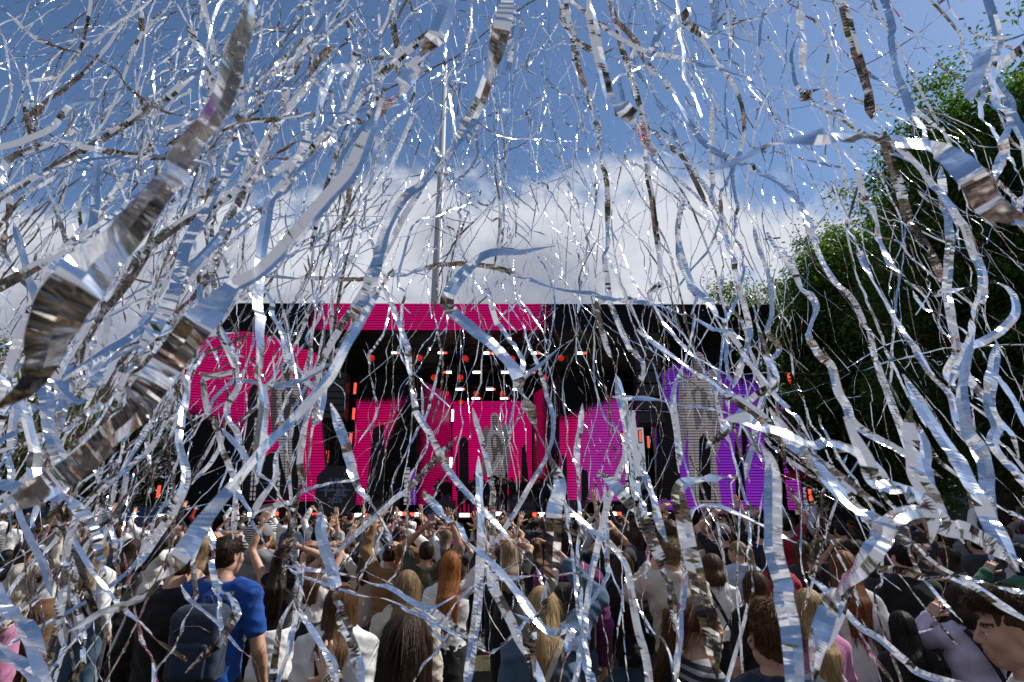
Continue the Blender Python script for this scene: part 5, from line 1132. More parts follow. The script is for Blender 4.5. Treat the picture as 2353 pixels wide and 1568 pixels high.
for k, (px, py, Y, t, hs, aa, lab) in enumerate(((2145, 1207, 8.0, ('tee', 'black'), ('short', 'black'), ('down', 'down'), 'person in black t-shirt in front of the right-hand fence'), (2240, 1222, 7.0, ('jacket', 'charcoal'), ('short', 'black'), ('down', 'phone'), 'person in charcoal jacket near the right edge, third row'), (1930, 1197, 9.0, ('tee', 'green'), ('curly', 'dark'), ('down', 'down'), 'person in dark green t-shirt, right'), (1953, 1239, 6.6, ('tee', 'black'), ('long', 'dark', .35), ('phone', 'down'), 'person in black t-shirt with phone at ear, right'), (2095, 1230, 7.4, ('tee', 'charcoal'), ('short', 'dark'), ('down', 'up'), 'person in charcoal t-shirt with one arm straight up, right'), (1840, 1240, 6.8, ('tee', 'charcoal'), ('long', 'brown', .4), ('down', 'down'), 'person in charcoal t-shirt behind the long blond hair, right'), (1430, 1268, 5.4, ('jacket', 'black'), ('long', 'dark', .5), ('down', 'down'), 'person in black jacket left of the cream fleece'), (1410, 1215, 7.2, ('tee', 'black'), ('short', 'brown'), ('phone', 'phone'), 'person in black t-shirt filming behind the black jacket, centre right'), (1170, 1245, 6.4, ('tee', 'black'), ('long', 'sandy', .35), ('clap', 'clap'), 'person in black t-shirt clapping overhead, centre'), (1230, 1240, 7.8, ('tank', 'black'), ('long', 'brown', .35), ('up', 'head'), 'person in black tank top with an arm up behind the denim jacket'), (730, 1262, 6.2, ('tank', 'white'), ('long', 'chestnut', .4), ('clap', 'clap'), 'person in white tank top clapping, left of centre'), (790, 1248, 7.6, ('tee', 'black'), ('bob', 'dark'), ('up', 'up'), 'person in black t-shirt with both hands high, left of centre'), (470, 1235, 6.6, ('tee', 'black'), ('long', 'sandy', .35), ('phone', 'phone'), 'person in black t-shirt filming behind the track jacket, left'))):
    who(lab, px, py, Y, sex='m' if hs[0] in ('short', 'curly') else 'f', hairs=hs, top=t, bottom=('pants', 'black') if k % 3 else ('jeans', 'denim'), aL=aa[0], aR=aa[1], seed=50 + k, skin=k % 2)

# --- the rest of the crowd: a few people built once, then copied with their own clothes, pose and place
PROTO = []
rp = random.Random(21)
POSES = [('down', 'down'), ('phone', 'phone'), ('up', 'up_wide'), ('down', 'phone_high'), ('up', 'down'), ('clap', 'clap'), ('phone_high', 'down'), ('fold', 'fold'), ('head', 'down'), ('down', 'up'), ('fist', 'down'), ('phone', 'down'), ('up_wide', 'fist'), ('down', 'fold'), ('down', 'down'), ('phone_high', 'phone_high')]
PW = {('down', 'down'): 'with arms down', ('phone', 'phone'): 'filming two-handed', ('up', 'up_wide'): 'with both arms up wide', ('down', 'phone_high'): 'with right hand high', ('up', 'down'): 'with left arm up', ('clap', 'clap'): 'clapping overhead', ('phone_high', 'down'): 'with left hand held high', ('fold', 'fold'): 'with folded arms', ('head', 'down'): 'with left hand on head', ('down', 'up'): 'with right arm up', ('fist', 'down'): 'with left fist up', ('phone', 'down'): 'with left hand raised', ('up_wide', 'fist'): 'raising a fist', ('down', 'fold'): 'with right arm bent', ('phone_high', 'phone_high'): 'holding both hands high'}
TOPS = ['tee', 'jacket', 'tee', 'tank', 'hoodie', 'tee', 'long', 'jacket', 'tee', 'tee', 'jacket', 'tee', 'long', 'hoodie', 'tee', 'tee']
HS = [('long', 'brown', .4), ('short', 'dark'), ('long', 'dark', .4), ('bob', 'dark'), ('short', 'brown'), ('long', 'sandy', .4), ('curly', 'dark'), ('pony', 'brown', .35), ('long', 'chestnut', .4), ('short', 'dark'), ('bun', 'brown'), ('short', 'dark'), ('long', 'brown', .35), ('short', 'black'), ('bob', 'brown'), ('long', 'auburn', .35)]
NMW = {'tee': 't-shirt', 'tank': 'tank top', 'hoodie': 'hoodie', 'long': 'sweater', 'jacket': 'jacket'}
for i in range(16):
    ro, inf = person('person', 'x', (0, 0, 0), 1.7, 'm' if HS[i][0] in ('short', 'curly') else 'f', hairs=HS[i], top=(TOPS[i], 'black'), bottom=(('pants', 'jeans', 'wide', 'pants')[i % 4], 'black'), aL=POSES[i][0], aR=POSES[i][1], res=2, seed=90 + i, skin=i % 3, group=GC)
    PROTO.append((ro, inf))
CW = ['black', 'black', 'black', 'charcoal', 'white', 'grey', 'navy', 'black', 'cream', 'slate', 'denim', 'red', 'olive', 'lightgrey', 'brown', 'lilac', 'charcoal', 'white', 'striped', 'dark_striped']
CNAME = dict(lightblue='pale blue', striped='navy striped', dark_striped='dark striped', slate='dark blue', denim='denim blue', lightgrey='light grey', lilac='pale lilac', charcoal='charcoal')
HC = {'dark': ['dark', 'black', 'brown', 'dark'], 'black': ['black', 'dark'], 'brown': ['brown', 'dark', 'chestnut'], 'sandy': ['sandy', 'ash', 'blond'], 'chestnut': ['chestnut', 'brown'], 'auburn': ['auburn', 'red', 'chestnut']}
def place(px):
    return place_(px)
def place_(px):
    for lim, w in ((260, 'before the left-hand trees'), (420, 'before the blue fence'), (600, 'before the left LED wall'), (760, 'before the statue wall'), (960, 'before the VK fest sign'), (1130, 'before stage centre-left'), (1290, 'before stage centre-right'), (1440, 'before the magenta panel'), (1600, 'before the drum kit'), (1790, 'before the violet wall'), (1960, 'before the purple column'), (2160, 'before the right-hand fence'), (9999, 'by the right edge')):
        if px < lim: return w
ORD = ['first', 'second', 'third', 'fourth', 'fifth', 'sixth', 'seventh', 'eighth', 'ninth', 'tenth', 'eleventh', 'twelfth', 'thirteenth', 'fourteenth', 'fifteenth', 'sixteenth', 'seventeenth', 'eighteenth', 'nineteenth', 'twentieth']
def unique(items):
    """items: (object, label, x): labels that repeat get their place from the left"""
    d = {}
    for o, l, x in items: d.setdefault(l, []).append((x, o))
    for l, v in d.items():
        v.sort(key=lambda q: q[0])
        for k, (x, o) in enumerate(v): o['label'] = l if len(v) == 1 else f'{l}, {ORD[k] if k < len(ORD) else "far along"} from left'
spots = []
Y = 7.4
while Y < 21.5:
    w = 0.98 * Y; n = int(2 * w / (0.78 + 0.012 * Y)); 
    for i in range(n):
        x = -w + (i + rp.uniform(.1, .9)) * 2 * w / n; y = Y + rp.uniform(-.35, .35)
        if x < -0.72 * y and rp.random() < .45: continue
        if any((x - a) ** 2 + (y - b) ** 2 < .3 for a, b, _, _ in PLACED): continue
        spots.append((x, y))
    Y += 0.92 + Y * 0.035
rp.shuffle(spots); spots = spots[:205]
items = []; used = set()
for x, y in spots:
    k = rp.randrange(16)
    fr = .15 if -.5 * y < x < .18 * y else .5
    if rp.random() < fr: k = rp.choice((0, 14, 7, 13, 7, 4, 9, 0, 14))
    ro, inf = PROTO[k]; first = k not in used; used.add(k)
    H = rp.uniform(1.58, 1.86) if HS[k][0] not in ('short', 'curly') else rp.uniform(1.7, 1.93)
    H *= 1 + max(0, y - 11) * 0.003
    if first: c = ro
    else:
        c = ro.copy(); COL.objects.link(c)
    c.location = (x, y, 0); c.rotation_euler = (0, 0, R(rp.gauss(0, 14) - math.degrees(math.atan2(-x, 24 - y)) * -0.4)); s = H / 1.7; c.scale = (s, s, s)
    col = rp.choice(CW) if x > .15 * y or rp.random() < .6 else rp.choice(('white', 'cream', 'white', 'lightgrey', 'lilac', 'lightblue', 'pink')); hc = rp.choice(HC[HS[k][1]]); bc = rp.choice(('black', 'black', 'denim', 'navy', 'charcoal'))
    kids = [ch for ch in ro.children] if first else [ch.copy() for ch in ro.children if not ch.get('_x')]
    for ch in kids:
        if not first: COL.objects.link(ch); ch.parent = c
        st = ch.name.split('.')[0]
        if st in ('t_shirt', 'tank_top', 'hoodie', 'sweater', 'jacket', 'crop_top', 'coat'): nmn = CL[col]
        elif st == 'hair': nmn = HAIR[hc]
        elif st in ('trousers', 'skirt'): nmn = CL[bc]
        else: continue
        ch.material_slots[0].link = 'OBJECT'; ch.material_slots[0].material = nmn
    a, b, dd = proj((x, y, H))
    items.append((c, f'person in {CNAME.get(col, col)} {NMW[TOPS[k]]} {PW[POSES[k]]} {place(a)}', a)); PLACED.append((x, y, a, b))
    Mc = Matrix.Translation((x, y, 0)) @ Matrix.Rotation(c.rotation_euler.z, 4, 'Z') @ Matrix.Diagonal((s, s, s, 1))
    if POSES[k][0].startswith('phone') or POSES[k][1].startswith('phone'):
        wi = 0 if POSES[k][0].startswith('phone') else 1
        W_, z_, y_, x_ = inf['hands'][wi]; P = Mc @ Vector(W_ + z_ * .07 + y_ * .02)
        if len([1 for q in bpy.data.objects if q.name.startswith('phone') and not q.parent]) < 55:
            land = rp.random() < .5; t = thing('phone', tuple(P), None, 'phone', 'phones held up by the crowd'); t.rotation_euler = (0, R(90 if land else 0), c.rotation_euler.z)
            MB().box((0, 0, .03), (.076, .009, .155)).build('case', PHONE_B, t); mk('screen', [(-.034, -.006, -.042), (.034, -.006, -.042), (.034, -.006, .102), (-.034, -.006, .102)], [(0, 1, 2, 3)], PHONE_S, t, False)
            items.append((t, f'{"sideways" if land else "upright"} dark phone over a {CNAME.get(col, col)} {NMW[TOPS[k]]} {place(a)}', a))
# people all round the camera, outside the picture: their dark clothes show in the foil
BV, BQ, BM, bn = [], [], [], 0
BMAT = [SKIN[2], CL['black'], CL['charcoal'], CL['navy'], CL['grey'], CL['slate'], CL['white'], HAIR['black'], HAIR['black']]
cells = []
g_ = .6
for i in range(-24, 25):
    for j in range(-26, 20):
        x, y = i * g_ + rp.uniform(-.13, .13), j * g_ + rp.uniform(-.13, .13); r_ = math.hypot(x, y)
        if r_ < .3 or r_ > 14 or (r_ > 6.5 and rp.random() < .25): continue
        if y > 1.15 and abs(x) < 1.05 * y + .55: continue
        if abs(x + .59) < .5 and abs(y - 1.62) < .5: continue
        cells.append((x, y))
for x, y in cells:
    k = rp.choice((0, 0, 14, 13, 14, 7) if math.hypot(x, y) < 4.5 else (0, 1, 2, 3, 4, 6, 8, 9, 13, 14)); ro = PROTO[k][0]; s = rp.uniform(.93, 1.06) if y < .3 or abs(x) > 1.05 * y + .55 else rp.uniform(.88, .93); q = rp.gauss(0, .3); c, sn_ = math.cos(q) * s, math.sin(q) * s; tm = rp.choice((1, 1, 2, 3, 4, 5, 6)); hm = rp.choice((7, 8))
    for ch in ro.children:
        st = ch.name.split('.')[0]; me = ch.data; n = len(me.vertices); v = np.empty(n * 3, np.float32); me.vertices.foreach_get('co', v); v = v.reshape(-1, 3)
        f = np.empty(len(me.loops), np.int32); me.loops.foreach_get('vertex_index', f)
        BV.append(np.stack([v[:, 0] * c - v[:, 1] * sn_ + x, v[:, 0] * sn_ + v[:, 1] * c + y, v[:, 2] * s], 1)); BQ.append(f.reshape(-1, 4) + bn); bn += n
        BM.append(np.full(len(f) // 4, {'body': 0, 'hair': hm, 'trousers': 1, 'shoe': 2}.get(st, tm)))
tag(mk('crowd', np.concatenate(BV), np.concatenate(BQ), BMAT, None, True, np.concatenate(BM)), 'rest of the crowd packed beside and behind the photographer', 'crowd', kind='stuff')
for k in range(16):
    if k not in used:
        for ch in list(PROTO[k][0].children): bpy.data.objects.remove(ch)
        bpy.data.objects.remove(PROTO[k][0])
unique(items)

# --- on the stage
GS = 'people on the stage'
def onstage(label, px, Yo, H, rise=0, **k):
    Y = YF + Yo; x = at(px, 1160, Y)[0]
    k.setdefault('yaw', 180); return person('person', label, (x, Y, DECK + rise), H, res=2, group=GS, **k)
S16 = [(1058, 3.2, ('down', 'fold')), (1077, 4.2, ('up', 'down')), (1092, 2.6, ('fold', 'down')), (1110, 3.8, ('down', 'down')), (1126, 2.2, ('head', 'down')), (1140, 4.0, ('up', 'up')), (1158, 3.0, ('clap', 'clap')), (1176, 4.3, ('down', 'up')), (1190, 2.5, ('phone', 'down')), (1206, 3.6, ('up_wide', 'down')), (1222, 2.8, ('down', 'down')), (1240, 3.4, ('fold', 'fold')), (1256, 2.4, ('down', 'fist')), (1272, 3.1, ('up', 'down')), (1024, 3.0, ('down', 'down')), (1005, 2.2, ('fold', 'down'))]
it = []
for i, (px, Yo, aa) in enumerate(S16):
    ro, _ = onstage('x', px, Yo, 1.62 + .2 * ((i * 7) % 5) / 5, sex='mf'[i % 2], hairs=(('short', 'dark'), ('long', 'dark', .35))[i % 2], top=(('tee', 'jacket', 'hoodie')[i % 3], 'black'), bottom=('pants', ('black', 'charcoal', 'denim')[i % 3]), aL=aa[0], aR=aa[1], seed=130 + i, skin=i % 3, yaw=180 + ((i * 37) % 50 - 25))
    it.append((ro, f'person in black {NMW[("tee", "jacket", "hoodie")[i % 3]]} {PW.get(aa, "with one arm up")} on stage', px))
unique(it)
onstage('drummer in white shirt behind the drum kit on the stage', 1482, 3.6, 1.75, .35, sex='m', hairs=('short', 'dark'), top=('tee', 'white'), bottom=('pants', 'grey'), aL='fold', aR=((.12, .16, -.02), (1, 0, -1), (-1, 0, 0), 'fist'), seed=160, skin=2)
onstage('guitarist in black clothes standing right of the drum kit', 1545, 1.8, 1.8, sex='m', hairs=('short', 'black'), top=('jacket', 'black'), bottom=('jeans', 'navy'), aL='fold', aR='fold', seed=161, yaw=150)
onstage('person in black standing by the left edge of the stage deck', 900, 2.0, 1.75, sex='m', hairs=('short', 'dark'), top=('tee', 'black'), bottom=('pants', 'black'), seed=162)
# ================================================================ SILVER STREAMERS
def catmull(P, n):
    P = np.asarray(P, float); P = np.concatenate([[2 * P[0] - P[1]], P, [2 * P[-1] - P[-2]]]); m = len(P) - 3; out = []
    for t in np.linspace(0, m - 1e-6, n):
        i = int(t); u = t - i; a, b, c, d = P[i], P[i + 1], P[i + 2], P[i + 3]
        out.append(.5 * (2 * b + (c - a) * u + (2 * a - 5 * b + 4 * c - d) * u * u + (3 * b - a - 3 * c + d) * u ** 3))
    return np.array(out)
def ribbon_arrays(ctrl, w, step, r, wander=0.02, twist=0.8, face=1.0, crumple=1.0, rib=None, lim=1.05, up=.45, base=None, soft=False, pref=1):
    """a foil ribbon along ctrl: flat, twisting, with sharp folds and large facets; returns V, Q, UV, centre line"""
    ctrl = np.asarray(ctrl, float); C = catmull(ctrl, max(8, len(ctrl) * 12)); seg = np.linalg.norm(np.diff(C, axis=0), axis=1); s = np.concatenate([[0], np.cumsum(seg)]); Ln = s[-1]
    if rib is None: rib = r.rand() < .16
    n = max(6, int(Ln / step)); si = np.linspace(0, Ln, n); C = np.stack([np.interp(si, s, C[:, k]) for k in range(3)], 1)
    def knots(mean, amp, walk=False, lim=9):
        k = max(3, int(Ln / mean) + 2); x = np.sort(r.uniform(0, Ln, k)); x[0] = 0; x[-1] = Ln + 1e-6; v = r.normal(0, amp, k)
        if walk:
            v = np.cumsum(v); v = (v + lim) % (4 * lim); v = np.where(v > 2 * lim, 4 * lim - v, v) - lim
        return np.interp(si, x, v)
    kink = np.where(knots(.3, 1) > .35, 1.0, .3) if not soft else np.full(n, .15)             # some stretches run straight, some are folded
    for k in range(3): C[:, k] += knots(.45, wander) + kink * knots(.12, wander * .22)
    T = np.gradient(C, axis=0); T /= np.linalg.norm(T, axis=1)[:, None] + 1e-9
    view = C - np.array((0, 0, CAMZ)); view /= np.linalg.norm(view, axis=1)[:, None] + 1e-9; view = view - np.array((0, 0, up)); view /= np.linalg.norm(view, axis=1)[:, None]
    th = knots(.28, twist, True, lim if face > .5 else 9) + kink * knots(.07, .3 * crumple)
    B0 = np.cross(T, view); B0 /= np.linalg.norm(B0, axis=1)[:, None] + 1e-9; N0 = np.cross(B0, T)
    if base is not None: th = th + np.interp(si, np.linspace(0, Ln, len(base)), base)
    if face <= .5: th = th + r.uniform(0, 6)
    true = C - np.array((0, 0, CAMZ))
    def skyward(t):                                          # how far the side that is seen looks up
        n_ = np.cross(B0 * np.cos(t)[:, None] + N0 * np.sin(t)[:, None], T); return (n_[:, 2] * -np.sign((n_ * true).sum(1))).mean()
    if (skyward(-th) - skyward(th)) * pref > 0: th = -th
    B = B0 * np.cos(th)[:, None] + N0 * np.sin(th)[:, None]; N = np.cross(B, T)
    env = np.clip(knots(.14, 1.0), 0, 1); lam = r.uniform(.014, .024)
    rip = (env * .0024 * np.sin(2 * math.pi * si / lam + knots(.05, 1.2))) * (1 if rib else .12) * crumple * min(1, w / .02)
    fold = knots(.1, .007 if not soft else .004) + kink * knots(.04, .0014)       # undulation towards and away from the viewer
    bul = knots(.07, .1) * w; e1 = kink * knots(.055, .2) * w; e2 = kink * knots(.055, .2) * w
    e = np.clip(np.minimum(si, Ln - si) / (w * 2.5), .06, 1) ** .7; wv = w * e
    V = np.stack([C - B * (wv / 2)[:, None] + N * (fold + rip + e1)[:, None], C + N * (fold + bul + rip)[:, None], C + B * (wv / 2)[:, None] + N * (fold + rip + e2)[:, None]], 1).reshape(-1, 3)
    U = np.stack([np.stack([np.full(n, u * w), si], 1) for u in (0, .5, 1)], 1).reshape(-1, 2) + r.uniform(0, 50, 2)
    i = np.arange(n - 1)[:, None] * 3; Q = np.concatenate([i + np.array((0, 1, 4, 3)), i + np.array((1, 2, 5, 4))])
    return V, Q, U, C
GF = 'silver foil streamers falling over the crowd'
STR = []
def zone(px, py):
    if py < 420: w = 'against blue sky'
    elif py < 690 and px < 1880: w = 'against white cloud'
    elif py < 1165: w = 'before the left-hand trees' if px < 400 else 'before the left LED wall' if px < 760 else 'before the stage centre' if px < 1300 else 'before the violet wall' if px < 1790 else 'before the right-hand trees'
    else: w = 'above the crowd'
    if py < 690 and px < 1880: w += ' at far left' if px < 330 else ' left of mast' if px < 960 else ' just right of mast' if px < 1350 else ' far right of mast'
    elif py < 420: w = 'before the tall right-hand trees'
    elif py >= 1165: w += ' at far left' if px < 330 else ' left of centre' if px < 900 else ' at centre' if px < 1450 else ' right of centre' if px < 1900 else ' at far right'
    return w
def describe(C, w):
    px, py, d = proj(C.mean(0)); a = proj(C[0]); b = proj(C[-1])
    if a[1] > b[1]: a, b = b, a
    ln = np.linalg.norm(np.diff(C, axis=0), axis=1).sum(); st = np.linalg.norm(C[-1] - C[0]) / ln
    ang = math.degrees(math.atan2(b[0] - a[0], b[1] - a[1]))
    lean = 'hanging plumb' if abs(ang) < 9 else 'lying level' if abs(ang) > 62 else 'slanting down-right' if ang > 0 else 'slanting down-left'
    wd = w / d * FPX; size = 'huge blurred' if wd > 46 else 'broad' if wd > 24 else 'mid-width' if wd > 11 else 'narrow' if wd > 5.5 else 'thread-thin'
    sh = 'straight' if st > .93 else 'wavy' if st > .75 else 'curling'
    return f'{size} {sh} streamer {lean} {zone(px, py)}', px
def streamer(ctrl, w, step, r, **k):
    V, Q, U, C = ribbon_arrays(ctrl, w, step, r, **k); o = mk('foil_streamer', V, Q, FOIL, None, False, uv=U)
    tag(o, None, 'streamer', GF); l, px = describe(C, w); STR.append((o, l, px)); return o
rs = np.random.RandomState(77)
